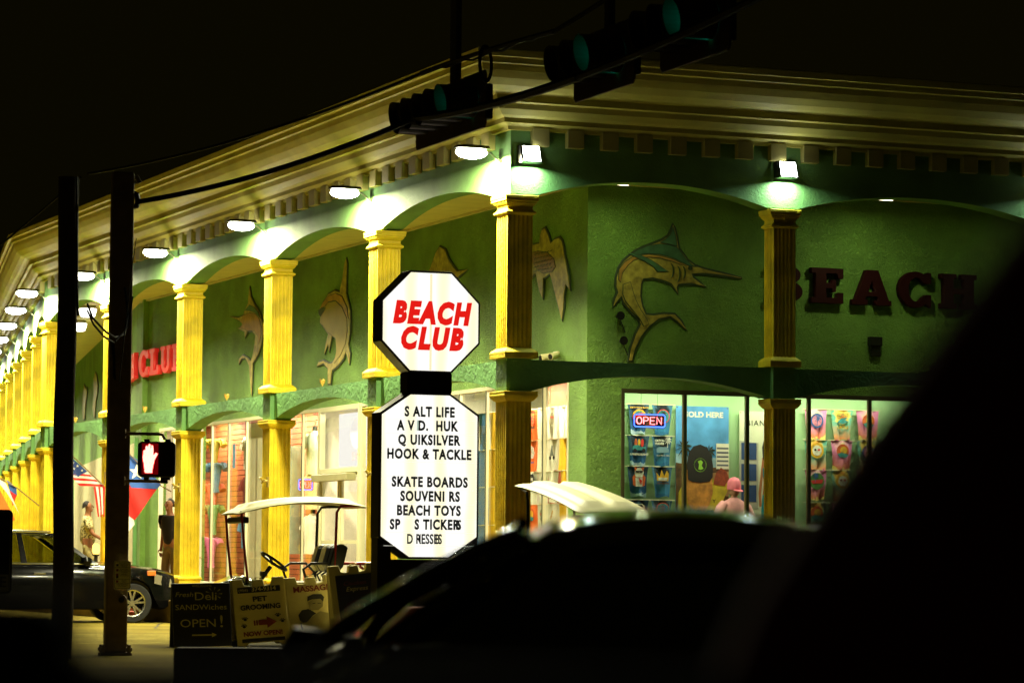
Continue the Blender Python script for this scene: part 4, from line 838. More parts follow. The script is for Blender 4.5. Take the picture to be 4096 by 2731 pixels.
M_rod = mat('pale_rod', (.7, .66, .4), .5)
def towel(x, y, z, frame, w, h, pinch, dye, mot, label, group, rz=0.0, seed=1):
    t = empty('souvenir_towel', W(x, y, z), TH + rz, label, 'towel', group)
    cloth(w, h, pinch, seed).build('cloth', dye, t, smooth=True)
    g = G(); g.tube([(-w / 2 - .03, -.004, .004), (w / 2 + .03, -.004, .004)], .007, 6); g.build('rod', M_rod, t)
    if mot: motif(mot, t)
    return t
D_blue = tiedye('blue_tie_dye', ['2a5f86', '0c1620', '2d4f63', '7aa5b8', 'a8c4cf', '1e5c8c'], 3.0)
D_blue2 = tiedye('dark_blue_tie_dye', ['16252e', '0b1216', '3c6f8a', '8eb3c4', '2a6f9c', '2e81b0'], 3.0)
D_pink = tiedye('pink_tie_dye', ['f6e8a0', 'f4b6c2', 'e48ac0', '5aa8d8', 'f7e27a', 'ef8f60'], 2.8)
D_rain = tiedye('rainbow_tie_dye', ['e86a4a', 'f6d25a', '59b5a0', '3c7fc0', 'd86a9a', 'f0a060'], 2.6)
C_white = mat('white_towel', 'd8dcc0', .9, var=.06, bump=.3, bscale=60); C_orange = mat('orange_towel', 'f07a30', .9, var=.08, bump=.3, bscale=60); C_yellow = mat('yellow_towel', 'e0b92a', .9); C_blue = mat('blue_towel', '3b6f9c', .9)
TZ = [3.27, 2.83, 2.40, 1.93]
rows = ['top row', 'second row', 'third row', 'bottom row']
gB = 'blue tie dye towels in the right window'
for r_, (k1, k2) in enumerate([('wave', 'ring'), ('jeep', 'catch'), ('dog', 'crown'), ('cans', 'arch')]):
    nm = {'wave': 'a yellow wave badge', 'ring': 'a red ring badge', 'jeep': 'a green jeep and surfboards', 'catch': 'the words CATCH WAVES', 'dog': 'a bulldog in sunglasses', 'crown': 'a yellow sandcastle', 'cans': 'a white van', 'arch': 'a red outlined arch'}
    towel(3.20, 2.86, TZ[r_], None, .34, .42, .30, D_blue, k1, 'blue tie dye towel with %s, left column, %s' % (nm[k1], rows[r_]), gB, 0, 3 + r_)
    towel(3.57, 2.86, TZ[r_], None, .34, .42, .30, D_blue2, k2, 'dark blue tie dye towel with %s, %s' % (nm[k2], rows[r_]), gB, 0, 9 + r_)
gP = 'bright tie dye towels in the far right window'
nm = {'bluepalm': 'a blue palm badge', 'respect': 'the words RESPECT LOCALS', 'sun': 'an orange sunset badge', 'skull': 'a yellow round face', 'island': 'a green island scene'}
for r_, ks in enumerate([('bluepalm', 'respect', 'sun'), ('skull', 'sun', 'bluepalm'), ('island', 'skull', 'respect'), ('sun', 'island', 'skull')]):
    for c_, k1 in enumerate(ks):
        towel(6.01 + .42 * c_, 2.86, TZ[r_], None, .36, .43, .28, D_pink if (r_ + c_) % 2 == 0 else D_rain, k1, '%s tie dye towel with %s, %s, %s column' % ('pink' if (r_ + c_) % 2 == 0 else 'rainbow', nm[k1], rows[r_], ('left', 'middle', 'right')[c_]), gP, 0, 20 + r_ * 3 + c_)
gL = 'towels hanging in the orange window beside the corner column'
LR = -PI / 2 + .1
for r_, z in enumerate([3.32, 2.85, 2.38, 1.90]):
    for a, dye, ks, cn in ((6.02, C_orange, ('usa', 'arm', 'face', 'sun'), 'orange'), (5.62, C_white, (None, None, 'pine', 'eagle'), 'plain white'), (5.25, C_white, ('eagle', 'moto', None, 'gold'), 'printed white'), (4.80, C_yellow if r_ else C_white, (None,) * 4, 'yellow edge')):
        k1 = ks[r_]
        what = {'usa': 'AMERICAN ORIGINAL and a flag', 'arm': 'a white arm', 'face': 'a dark haired face', 'sun': 'a round badge', 'pine': 'a green bottle', 'eagle': 'a faded crest', 'moto': 'a motorcycle rider', 'gold': 'gold script', None: 'no print'}[k1]
        towel(2.93, a, z, None, .36, .46, .12, dye if not (r_ > 0 and cn == 'orange' and r_ == 2) else C_white, k1, '%s towel with %s, %s of the orange window' % (cn, what, rows[r_]), gL, LR, 50 + r_)
for r_, z in enumerate([3.32, 2.75, 2.18, 1.6]):
    for a, dye, cn in ((8.0, C_white, 'white'), (7.55, C_blue, 'blue'), (7.1, C_yellow, 'yellow'), (6.65, C_orange, 'orange')):
        towel(2.75, a, z, None, .40, .56, .06, dye, None, '%s towel, %s, in the window right of the pylon sign' % (cn, rows[r_]), 'plain towels right of the pylon sign', LR, 70 + r_)
# ---- posters
def poster(x, z0, z1, w, label, mt):
    t = empty('poster', W(x, 2.90, z0), TH, label, 'poster'); G().box(0, w, -.004, 0, 0, z1 - z0).build('sheet', mt, t)
    for u in (.02, w - .02): 
        g = G(); g.tube([(u, -.008, z1 - z0 - .02), (u, .0, z1 - z0 - .02)], .008, 8); g.build('grommet', M_ink_br, t)
    return t
M_sky = mat('printed_sky', '4f93c8', .6, var=.35, vscale=2.5)
t = poster(3.80, 1.55, 3.27, .83, 'tall beach banner reading SOLD HERE with a capped figure seen from behind', M_sky)
H_ = 1.72
flat([(0, .55), (0, 1.05), (.2, 1.02), (.5, 1.0), (.83, .98), (.83, .55)], -.005, t, mat('printed_cloud', '9cc0cc', .6, var=.3, vscale=5), 'haze_print')
flat([(0, .0), (0, .92), (.25, .88), (.6, .86), (.83, .88), (.83, 0)], -.008, t, mat('printed_scrub', '5f4420', .7, var=.6, vscale=9), 'scrub_print')
flat([(.55, .5), (.55, .78), (.83, .80), (.83, .45)], -.011, t, mat('printed_sand', 'b08a58', .7, var=.2), 'sand_print')
for px_ in (.13, .36, .53): palm(px_ - .02, .90, .27 if px_ > .2 else .34, -.012, t, mat('printed_palm', '1f2a16', .7))
g = G().box(.63, .83, -.016, -.014, .84, 1.20); g.build('hotel_print', mat('printed_hotel', 'd8d4bc', .7), t)
g = G(); [g.box(.64, .82, -.0175, -.0162, .88 + .06 * i, .905 + .06 * i) for i in range(5)]; g.build('balcony_print', mat('printed_shadow', '5c6068', .7), t)
flat([(.02, .0), (.04, .50), (.12, .64), (.22, .70), (.56, .70), (.72, .62), (.80, .66), (.81, .55), (.74, .40), (.72, .0)], -.020, t, mat('printed_yellow_shirt', 'b8a623', .7, var=.35, vscale=6), 'shirt_print')
flat([(.58, .62), (.62, .78), (.70, .86), (.79, .80), (.83, .70), (.76, .60)], -.024, t, mat('printed_rust_sleeve', '8a3c1c', .7, var=.4, vscale=20), 'sleeve_print')
flat([(.16, .82), (.14, .60), (.18, .35), (.25, .25), (.34, .18), (.44, .22), (.52, .34), (.57, .50), (.55, .80)], -.028, t, mat('printed_blond_hair', 'c08436', .7, var=.35, vscale=12), 'hair_print')
flat([(.18, .68), (.16, .90), (.19, 1.06), (.26, 1.15), (.37, 1.18), (.47, 1.14), (.54, 1.04), (.57, .88), (.565, .72), (.52, .66), (.38, .64), (.24, .65)], -.032, t, mat('printed_black_cap', '17140c', .7), 'cap_print')
g = G(); ra = [(.37 + .10 * math.cos(q), .89 + .10 * math.sin(q)) for q in (2 * PI * k_ / 24 for k_ in range(24))]; rb = [(.37 + .088 * math.cos(q), .89 + .088 * math.sin(q)) for q in (2 * PI * k_ / 24 for k_ in range(24))]
for i in range(24):
    j = (i + 1) % 24; g.add([xz(*ra[i], -.034), xz(*ra[j], -.034), xz(*rb[j], -.034), xz(*rb[i], -.034)], [(0, 1, 2, 3)])
g.prism([(.34, .83), (.35, .90), (.33, .94), (.38, .96), (.41, .93), (.39, .88), (.42, .84), (.38, .82)], xz, -.0355, -.0345); g.build('badge_print', mat('print_lime', '8fc43a', .7), t)
text('lettering', 'SOLD HERE', .105, M_ink_w, t, (.44, -.006, 1.60), TR, .001, .004, 0, 1.12)
text('lettering', 'DIRTY', .07, M_ink_k, t, (.44, -.0215, .38), TR, .001, .001, 0, 1.3, spacing=1.6); text('lettering', 'BEACH CREW', .13, M_ink_k, t, (.44, -.0295, .20), TR, .001, .005, 0, .75)
t = poster(4.80, 1.55, 3.22, .62, 'white poster lettered BIANCO with a dark haired woman in turquoise', mat('printed_cream', 'cfd4b4', .7, var=.1))
text('lettering', 'BIANCO', .115, M_ink_k, t, (.36, -.006, 1.50), TR, .001, 0, 0, 1.05, spacing=1.15)
flat([(0, .3), (0, 1.25), (.3, 1.22), (.3, .28)], -.006, t, mat('printed_shutter_frame', 'a8ab98', .7), 'shutter_frame_print')
for z in (.38, .68, .98): flat([(.03, z), (.03, z + .24), (.27, z + .24), (.27, z)], -.009, t, mat('printed_navy', '22406c', .7), 'shutter_print')
t = empty('standee', W(5.17, 2.72, 1.25), TH, 'cut-out of a dark haired woman in a turquoise top and skirt, half behind the column', 'standee')
flat([(-.10, 0), (-.11, .55), (-.09, .78), (.10, .78), (.13, .5), (.12, 0)], -.002, t, mat('printed_turquoise', '1d8b92', .7, var=.2, vscale=12), 'skirt_print')
flat([(-.09, .78), (-.075, .95), (-.09, 1.10), (-.10, 1.30), (-.03, 1.36), (.03, 1.36), (.10, 1.30), (.085, 1.05), (.08, .78)], -.0022, t, M_ink_s, 'torso_print')
flat([(-.085, 1.03), (-.09, 1.16), (.09, 1.16), (.085, 1.03)], -.006, t, mat('printed_turquoise', '1d8b92', .7), 'top_print'); flat([(-.14, .60), (-.155, .80), (-.13, 1.0), (-.10, 1.27), (-.07, 1.20), (-.095, .95), (-.11, .8), (-.105, .62)], -.003, t, M_ink_s, 'arm_print')
flat([(-.085, 1.28), (-.10, 1.45), (-.06, 1.60), (.03, 1.63), (.10, 1.55), (.11, 1.38), (.09, 1.28)], -.0025, t, mat('printed_dark_hair', '22130a', .7), 'hair_print'); flat(disc(.015, 1.46, .075, 0, 16, .75), -.006, t, M_ink_s, 'face_print')
flat([(-.03, 1.475), (.06, 1.475), (.06, 1.485), (-.03, 1.485)], -.008, t, M_ink_k, 'brow_print'); flat([(-.005, 1.415), (.035, 1.415), (.03, 1.427), (.0, 1.427)], -.008, t, M_ink_r, 'mouth_print')

# ---- shirts on forms
def shirt(name, b, a, z, rz, mt, label, group, cap=None, long_=.62, head=True, w=.20, skirt=False):
    t = empty(name, W(b, a, z), TH + rz, label, 'clothes form', group)
    g = G(); rings = []
    for zz, rx, ry in ((0, w * 1.02, .12), (.15, w * .97, .115), (.32, w * 1.0, .12), (.45, w * 1.05, .12), (.53, w * 1.02, .10), (.575, w * .75, .085), (.61, w * .36, .06), (.62, w * .33, .055)):
        zz = zz - (long_ - .62) * (1 - zz / .62)
        rings.append([(rx * math.cos(q) * (1 + .03 * math.sin(5 * q + zz * 9)), ry * math.sin(q) * (1 + .05 * math.sin(7 * q)), zz) for q in (2 * PI * k_ / 20 for k_ in range(20))])
    g.loft(rings, True)
    for s_ in (-1, 1):
        g.tube([(s_ * w * .80, 0, .53), (s_ * w * 1.15, 0, .47), (s_ * w * 1.42, .0, .33)], [.07, .075, .082], 10)
    g.build('shirt', mt, t, smooth=True)
    if head:
        g = G(); g.tube([(0, 0, .60), (0, 0, .70)], [.05, .045], 10); g.build('neck_form', mat('black_neck_cap', (.02, .03, .02), .4) if not cap else mat('mannequin_skin', (.42, .26, .16), .5), t, smooth=True)
    if cap:
        g = G(); g.ball((0, 0, .735), .095, 9, sc=(.85, 1, 1.15)); g.build('head_form', mat('mannequin_skin', (.42, .26, .16), .5), t, smooth=True)
        g = G(); rings = [[(.088 * k2 * math.cos(q), .105 * k2 * math.sin(q), zc) for q in (2 * PI * k_ / 16 for k_ in range(16))] for k2, zc in ((1.06, .735), (1.08, .785), (.98, .845), (.7, .89), (.2, .91))]
        g.loft(rings); c = g.build('cap', cap, t, smooth=True)
        g = G(); g.prism([(.07 * math.cos(q), -.09 - .10 * math.sin(q)) for q in (PI * k_ / 10 for k_ in range(11))], lambda u, v, d: (u, v, d + .725 - .25 * (-.09 - v)), 0, .008); g.build('cap_brim', cap, t)
    else:
        g = G(); g.tube([(0, 0, .70), (0, 0, .74), (.015, 0, .76), (0, 0, .785)], .006, 6); g.build('hanger_hook', M_pole, t)
    return t
sC = lambda n, h: mat(n, h, .9, var=.12, vscale=7, bump=.3, bscale=40)
sh_pink, sh_white, sh_cream, sh_mint, sh_yel, sh_blue, sh_coral, sh_maroon, sh_green, sh_fux, sh_grey = sC('pink_shirt', 'e0a0a0'), sC('white_shirt', 'e4e4d0'), sC('cream_shirt', 'd8c890'), sC('mint_shirt', 'b4c8a8'), sC('yellow_shirt', 'd8c040'), sC('blue_shirt', '5f88a8'), sC('coral_shirt', 'd86a50'), sC('maroon_shirt', '7a3028'), sC('green_shirt', '6f9a5a'), sC('pink_dress', 'e070a0'), sC('grey_shirt', '9aa88c')
shirt('mannequin', 4.60, 2.66, 1.36, .12, sh_pink, 'pink T-shirt mannequin wearing a pink cap in the right window', None, cap=mat('pink_cap', 'e07888', .8), w=.19)
CR = -PI / 2 + .28
gF = 'shirts on forms behind the left windows'
for b, a, z, mt, lab, kw in [(2.8, 15.8, 2.72, sh_mint, 'pale mint shirt on a form beside the open sign', dict(long_=.78)), (2.8, 15.83, 1.98, sh_cream, 'cream shirt on a form under the mint shirt', dict(long_=.66)), (2.8, 15.85, 1.25, sh_white, 'white dress shirt low in the window behind the golf cart', dict(long_=.72)),
    (2.8, 19.5, 2.78, sh_white, 'white shirt on a form just left of the second column', dict(long_=.66)), (2.8, 19.53, 2.02, sh_maroon, 'maroon shirt on a form just left of the second column', dict(long_=.74)), (2.8, 19.59, 1.25, sh_blue, 'light blue shirt low behind the golf cart roof', dict()),
    (2.9, 14.0, 1.9, sh_cream, 'cream smock hanging behind the entrance door', dict(long_=.8)), (2.9, 14.2, 1.1, sh_white, 'white smock hanging low behind the entrance door', dict(long_=.8)), (3.2, 14.9, 2.6, sh_grey, 'grey shirt high behind the left door leaf', dict())]:
    shirt('shirt_form', b, a, z, CR, mt, lab, gF, **kw)
gC = 'garments on clothes lines behind the left window'
lineup = [(3.22, 'white ruffled top, top line', sh_white, 22.6), (3.22, 'yellow dress with a pineapple print, top line', sh_yel, 21.75), (2.76, 'cream ruffled top, second line', sh_cream, 22.65), (2.76, 'blue ruffled top, second line', sh_blue, 21.6), (2.36, 'pale green ruffled top, third line', sh_grey, 22.7), (2.36, 'coral ruffled top, third line', sh_coral, 21.8),
          (1.94, 'sage green ruffled top, fourth line', sh_grey, 22.7), (1.94, 'green ruffled dress, fourth line', sh_green, 21.78), (1.32, 'dusty pink top, bottom line', sh_pink, 22.7), (1.30, 'fuchsia dress, bottom line', sh_fux, 21.87)]
for z, lab, mt, a in lineup:
    t = empty('ruffled_garment', W(2.75, a, z), TH + CR, lab + ' of the left window', 'garment', gC)
    g = G(); rings = []
    for zz, rx, ry in ((-.42, .12, .03), (-.25, .10, .035), (-.08, .14, .04), (.06, .20, .05), (.12, .24, .05), (.15, .25, .04)):
        rings.append([(rx * math.cos(q), ry * math.sin(q) * (1 + .3 * math.sin(9 * q)), zz + .012 * math.sin(8 * q)) for q in (2 * PI * k_ / 24 for k_ in range(24))])
    g.loft(rings); g.build('bodice', mt, t, smooth=True)
    for s_ in (-1, 1):
        g = G(); g.tube([(s_ * .18, 0, .12), (s_ * .28, 0, .10), (s_ * .34, 0, .02)], [.05, .065, .075], 8); g.build('sleeve', mt, t, smooth=True)
for z, lab in ((3.37, 'top'), (2.91, 'second'), (2.51, 'third'), (2.09, 'fourth'), (1.46, 'bottom')):
    g = G(); g.tube([(0, 0, 0), (0, 1.9, -.02)], .006, 6); tag(g.build('clothes_line', mat('black_line', (.02, .015, .01), .7), loc=W(2.78, 21.1, z), rz=TH), lab + ' black clothes line behind the left window', 'clothes line', 'clothes lines behind the left window')
# pale display board between the panes, banner, blue sticker
t = tag(G().box(0, .03, 0, .95, 0, 2.9).build('display_board', mat('cream_board', (.6, .56, .34), .6, var=.05), loc=W(2.32, 17.25, .64), rz=TH), 'tall cream board standing behind the glass left of the second column', 'board')
t = empty('window_sticker', W(2.07, 18.2, 2.72), TH, 'blue sticker on the pane beside the cream board', 'sticker'); G().box(0, .004, 0, .16, 0, .45).build('sheet', mat('blue_sticker', '4a86a8', .6, var=.3, vscale=20), t)
t = empty('grey_garment', W(2.8, 16.8, 1.15), TH, 'long grey robe hanging at the edge of the open sign window', 'robe'); g = G(); g.loft([[(rx * math.cos(q), ry * math.sin(q), z) for q in (2 * PI * k_ / 14 for k_ in range(14))] for rx, ry, z in ((.17, .07, 0), (.13, .06, .9), (.15, .07, 1.7), (.12, .05, 1.95))]); g.build('robe', sh_grey, t, smooth=True)
# wreath banner above the door: bright backlit print
t = empty('transom_poster', W(2.35, 11.45, 2.62), TH, 'overexposed white poster glowing above the shop entrance', 'poster')
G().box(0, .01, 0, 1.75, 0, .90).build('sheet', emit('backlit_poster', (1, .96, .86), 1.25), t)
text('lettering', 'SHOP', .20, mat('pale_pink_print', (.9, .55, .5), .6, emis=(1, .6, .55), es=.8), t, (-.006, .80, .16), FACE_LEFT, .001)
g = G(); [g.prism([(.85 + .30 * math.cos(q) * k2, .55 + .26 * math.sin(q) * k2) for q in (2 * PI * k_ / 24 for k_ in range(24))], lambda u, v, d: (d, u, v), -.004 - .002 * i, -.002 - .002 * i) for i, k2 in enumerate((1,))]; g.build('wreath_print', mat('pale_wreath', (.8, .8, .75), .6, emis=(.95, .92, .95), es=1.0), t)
# ---- neon OPEN signs
def neon(loc, rz, w, h, label, rot_face=False):
    t = empty('neon_sign', loc, rz, label, 'neon sign', 'neon open signs')
    R_ = emit('neon_red', (1, .16, .17), 5.5); B_ = emit('neon_blue', (.06, .16, 1), 3.6)
    g = G(); lp = rrect(w, h, .03, 5); lp2 = [(u, 0, v) for u, v in lp]; g.tube(lp2 + lp2[:1], .0085, 8); g.build('border_tube', B_, t, smooth=True)
    g = G(); g.prism(rrect(w + .03, h + .03, .04), xz, .012, .02); b_ = g.build('backing', glass('smoked_acrylic', (.8, .35, .35), .05), t)
    lw = w * .165; lh = h * .56; x0 = -w * .425; tr = .016 * w
    def L_(pts, close=False):
        pp = [(x0 + p[0] * lw, -.005, -lh / 2 + p[1] * lh) for p in pts]
        if close: pp.append(pp[0])
        g = G(); g.tube(pp, tr, 6); g.build('letter_tube', R_, t, smooth=True)
    L_([(.5 + .5 * math.cos(q), .5 + .5 * math.sin(q)) for q in (2 * PI * k_ / 16 for k_ in range(16))], True); x0 += w * .225
    L_([(0, 0), (0, 1), (.6, 1), (.9, .85), (.9, .62), (.6, .47), (0, .47)]); x0 += w * .215
    L_([(.9, 0), (0, 0), (0, 1), (.9, 1)]); L_([(0, .5), (.75, .5)]); x0 += w * .215
    L_([(0, 0), (0, 1), (.9, 0), (.9, 1)])
    for x in (-w * .28, w * .28): g = G(); g.tube([(x, .01, h / 2), (x * .9, .02, h / 2 + .42)], .0025, 5); g.build('hanging_wire', M_black, t)
    return t
neon(W(3.125, 2.32, 3.02), TH, .47, .17, 'blue framed neon OPEN sign in the right shop window')
neon(W(2.35, 14.95, 2.36), TH - .75, .26, .185, 'small neon OPEN sign left of the shop entrance')
# ================================================================ VEHICLES
M_carblk = mat('black_car_paint', (.003, .003, .003), .14, 0, var=0, coat=.10, spec=.10)
M_tyre = mat('tyre_rubber', (.012, .012, .011), .8, bump=.4, bscale=60); M_alloy = mat('alloy_rim', (.5, .5, .42), .25, .9)
M_chrome = mat('chrome', (.7, .7, .6), .12, 1.0, var=0); M_carglass = glass('car_glass', (.30, .33, .20), .22); M_seat = mat('dark_seat', (.012, .011, .01), .8)
def wheel(parent, x, y, z, r, w, side):
    t = G(); n = 28
    prof = [(r * .68, -w / 2), (r * .93, -w / 2), (r, -w * .36), (r, w * .36), (r * .93, w / 2), (r * .68, w / 2)]
    rings = [[(x + rr * math.cos(q), y + d, z + rr * math.sin(q)) for rr, d in prof] for q in (2 * PI * k_ / n for k_ in range(n))]
    t.loft(rings + rings[:1], False); wh = t.build('tyre', M_tyre, parent, smooth=True)
    f = y + side * w * .30; g = G()
    g.loft([[(x + rr * math.cos(q), f - side * dd, z + rr * math.sin(q)) for rr, dd in ((r * .69, -.02), (r * .69, .10), (r * .62, .10), (r * .62, -.015))] for q in (2 * PI * k_ / n for k_ in range(n + 1))], False)
    for k_ in range(5):
        q = 2 * PI * k_ / 5 + .3
        for dq in (-.10, .10):
            a, b = q + dq, q + dq * 2.2
            g.loft([[(x + rr * math.cos(aa) + ww * -math.sin(aa), f + side * dy, z + rr * math.sin(aa) + ww * math.cos(aa)) for ww, dy in ((-.016, 0), (.016, 0), (.016, -.03), (-.016, -.03))] for rr, aa in ((r * .10, a), (r * .65, b))], True)
    g.tube([(x, f - side * .03, z), (x, f + side * .008, z)], r * .14, 10); g.build('rim', M_alloy, wh, bevel=0)
def car(name, label, loc, rz, L, Wd, H, r, group=None, glassm=None, tall=1.0, lamps=True, front=True, paint=None, ht=None, dome=1.0, beltk=.63, hbk=.90, over=.76):
    """x forward; built as lofted lower body with wheel arches, roof shell, pillars, panes, seats"""
    paint = paint or M_carblk
    t = empty(name, loc, rz, label, 'car', group); hw = Wd / 2; xf, xr = L * .5 - over, -L * .5 + .85
    belt = H * beltk; hood = H * .60
    g = G(); rings = []; N = 46
    for i in range(N + 1):
        x = -L / 2 + L * i / N; s = x / (L / 2)
        wsc = 1 - .16 * max(0, abs(s) - .72) / .28 - (.12 * ((abs(s) - .93) / .07) if abs(s) > .93 else 0)
        top = belt
        if x > L * .16: top = belt - .01 - (hood * .17) * ((x - L * .16) / (L * .34)) ** 2.2
        if x < -L * .42: top = belt - .05 * ((-L * .42 - x) / (L * .08))
        low = .22 + (.10 * (abs(s) - .9) / .1 if abs(s) > .9 else 0)
        z0 = low
        for xw in (xf, xr):
            d = abs(x - xw); R_ = r * 1.16
            if d < R_: z0 = max(z0, r + math.sqrt(R_ * R_ - d * d))
        z0 = min(z0, top - .12); hwx = hw * wsc
        rings.append([(x, -hwx * .80, low + .02), (x, -hwx * .93, min(z0, top - .1)), (x, -hwx, z0 + .02), (x, -hwx, (z0 + top) / 2 + .02), (x, -hwx * .985, top - .07), (x, -hwx * .93, top - .01), (x, -hwx * .80, top + .012), (x, -hwx * .35, top + .03 + (.03 if x > L * .16 else 0)),
                      (x, hwx * .35, top + .03 + (.03 if x > L * .16 else 0)), (x, hwx * .80, top + .012), (x, hwx * .93, top - .01), (x, hwx * .985, top - .07), (x, hwx, (z0 + top) / 2 + .02), (x, hwx, z0 + .02), (x, hwx * .93, min(z0, top - .1)), (x, hwx * .80, low + .02)])
    g.loft(rings); body = g.build('body', paint, t, smooth=True)
    for xw in (xf, xr):
        for s in (-1, 1): wheel(t, xw, s * (hw - .13), r, r, .23, s)
    # cabin outline in side view
    xa, xt0, xt1, xb = L * .20, L * .02, -L * .34, -L * .465      # base of windscreen, front and rear of roof, base of rear glass
    ht = ht or hw * .70; hb = hw * hbk; zt = H
    g = G(); rr = []
    for i in range(15):
        u = i / 14; x = xt0 + .10 + (xt1 - .12 - xt0 - .10) * u; zz = zt - .05 * (abs(u - .42) / .58) ** 2.2 - (.035 if i in (0, 14) else 0)
        rr.append([(x, ht * k_ * (1 - .04 * (i in (0, 14))), zz - dz) for k_, dz in ((-1.04, .055 * dome), (-1.0, .03 * dome), (-.85, .012 * dome), (-.6, .0), (-.3, -.012), (0, -.016), (.3, -.012), (.6, 0), (.85, .012 * dome), (1.0, .03 * dome), (1.04, .055 * dome), (.9, .07 * dome), (-.9, .07 * dome))])
    g.loft(rr); g.build('roof', paint, t, smooth=True)
    for s in (-1, 1):
        def post(a, b, w0=.035, w1=.03): G().loft([[(a[0] - w0, s * (a[1] - .02), a[2]), (a[0] + w0, s * (a[1] - .02), a[2]), (a[0] + w0, s * (a[1] + .015), a[2]), (a[0] - w0, s * (a[1] + .015), a[2])], [(b[0] - w1, s * (b[1] - .02), b[2]), (b[0] + w1, s * (b[1] - .02), b[2]), (b[0] + w1, s * (b[1] + .015), b[2]), (b[0] - w1, s * (b[1] + .015), b[2])]]).build('pillar', paint, t)
        post((xa, hb, belt - .02), (xt0 + .06, ht, zt - .05), .05, .05); post((L * -.07, hb, belt - .02), (-L * .085, ht, zt - .06), .05, .04); post((-L * .27, hb, belt - .02), (-L * .25, ht, zt - .06), .045, .05); post((xb, hb * .96, belt - .03), (xt1 - .02, ht, zt - .07), .14, .10)
        for a, b, c, d in ((xa - .06, -L * .07 + .05, -L * .085 + .05, xt0), (-L * .07 - .05, -L * .27 + .05, -L * .25 + .06, -L * .085 - .05), (-L * .27 - .05, xb + .15, xt1 + .1, -L * .25 - .06)):
            G().add([(a, s * hb, belt), (b, s * hb, belt), (c, s * ht, zt - .075), (d, s * ht, zt - .075)], [(0, 1, 2, 3)]).build('side_window', glassm or M_carglass, t)
        g = G(); g.tube([(xa, s * (hb + .028), belt + .012), (xb + .1, s * (hb + .028), belt + .012)], .011, 6); g.build('window_trim', M_chrome, t)
        g = G(); g.tube([(xt0 + .05, s * (ht + .012), zt - .03), (xt1, s * (ht + .012), zt - .035)], .016, 8); g.build('roof_rail', M_chrome if lamps else paint, t, smooth=True)
        mg = G(); mg.loft([[(xa - .22 + dx, s * (hb + (.10 if lamps else .12) + k_ * yy), belt + (.06 if lamps else -.0) + k_ * zz) for yy, zz in ((-.09, -.05), (.06, -.065), (.10, 0), (.06, .065), (-.09, .05))] for dx, k_ in ((-.06, .92), (-.02, 1.05), (.05, .95), (.09, .55))]); mi = mg.build('wing_mirror', paint, t, smooth=True)
        G().box(xa - .20, xa - .14, min(s * (hb - .02), s * (hb + .05)), max(s * (hb - .02), s * (hb + .05)), belt - .02, belt + .04).build('mirror_stalk', M_black, mi)
        for xh in (-L * .02, -L * .22): G().box(xh - .10, xh + .10, min(s * (hw - .002), s * (hw + .028)), max(s * (hw - .002), s * (hw + .028)), belt - .16, belt - .13).build('door_handle', M_chrome if lamps else paint, t, bevel=.006)
        hl = G(); hl.loft([[(L / 2 - .40, s * hw * .86, hood * .74), (L / 2 - .40, s * hw * .97, hood * .72), (L / 2 - .40, s * hw * .97, hood * .90), (L / 2 - .40, s * hw * .86, hood * .95)], [(L / 2 - .05, s * hw * .50, hood * .66), (L / 2 - .05, s * hw * .80, hood * .64), (L / 2 - .08, s * hw * .80, hood * .80), (L / 2 - .05, s * hw * .50, hood * .80)]])
        hl.build('headlamp', mat('headlamp_lens', (.35, .33, .25), .1, .6, coat=1), t)
        G().box(L / 2 - .52, L / 2 - .38, min(s * hw * .93, s * (hw * .985)), max(s * hw * .93, s * (hw * .985)), hood * .86, hood * .95).build('indicator', mat('amber_lens', (.7, .16, .02), .3, emis=(1, .25, .02), es=.25), t, bevel=.01)
        G().box(-L / 2 - .01, -L / 2 + .12, min(s * hw * .55, s * hw * .86), max(s * hw * .55, s * hw * .86), belt - .28, belt - .12).build('tail_lamp', mat('tail_lens', (.12, .006, .004), .2), t, bevel=.02)
    G().add([(xa - .02, -hb * .93, belt + .02), (xa - .02, hb * .93, belt + .02), (xt0 + .08, ht * .94, zt - .06), (xt0 + .08, -ht * .94, zt - .06)], [(0, 1, 2, 3)]).build('windscreen', glassm or M_carglass, t)
    G().add([(xb - .02, -hb * .86, belt + .02), (xb - .02, hb * .86, belt + .02), (xt1 - .06, ht * .9, zt - .07), (xt1 - .06, -ht * .9, zt - .07)], [(0, 1, 2, 3)]).build('rear_window', glassm or M_carglass, t)
    G().box(L / 2 - .04, L / 2 + .01, -hw * .42, hw * .42, .34, .52).build('grille', M_black, t, bevel=.01)
    G().box(L / 2 - .03, L / 2 + .035, -hw * .78, hw * .78, .26, .33).build('front_bumper', M_carblk, t, bevel=.015); G().box(L / 2 + .0, L / 2 + .045, -.16, .16, .38, .49).build('licence_plate', mat('plate_cream', (.4, .38, .25), .5), t)
    g = G().box(-L / 2 - .03, -L / 2 + .03, -hw * .8, hw * .8, .36, .52); g.build('rear_bumper', M_carblk, t, bevel=.02)
    for sx_, sy_ in () if not lamps else ((-.12 * L, -.38), (-.12 * L, .38), (-.30 * L, -.38), (-.30 * L, .38)):
        g = G(); g.loft([[(sx_ + dx, sy_ - .23, z), (sx_ + dx, sy_ + .23, z), (sx_ + dx + .12, sy_ + .23, z), (sx_ + dx + .12, sy_ - .23, z)] for dx, z in ((0, .5), (-.08, .9), (-.10, H * .80))]); g.box(sx_ - .14, sx_ - .03, sy_ - .13, sy_ + .13, H * .80 + .03, H * .80 + .20)
        g.build('seat', M_seat, t, bevel=.02)
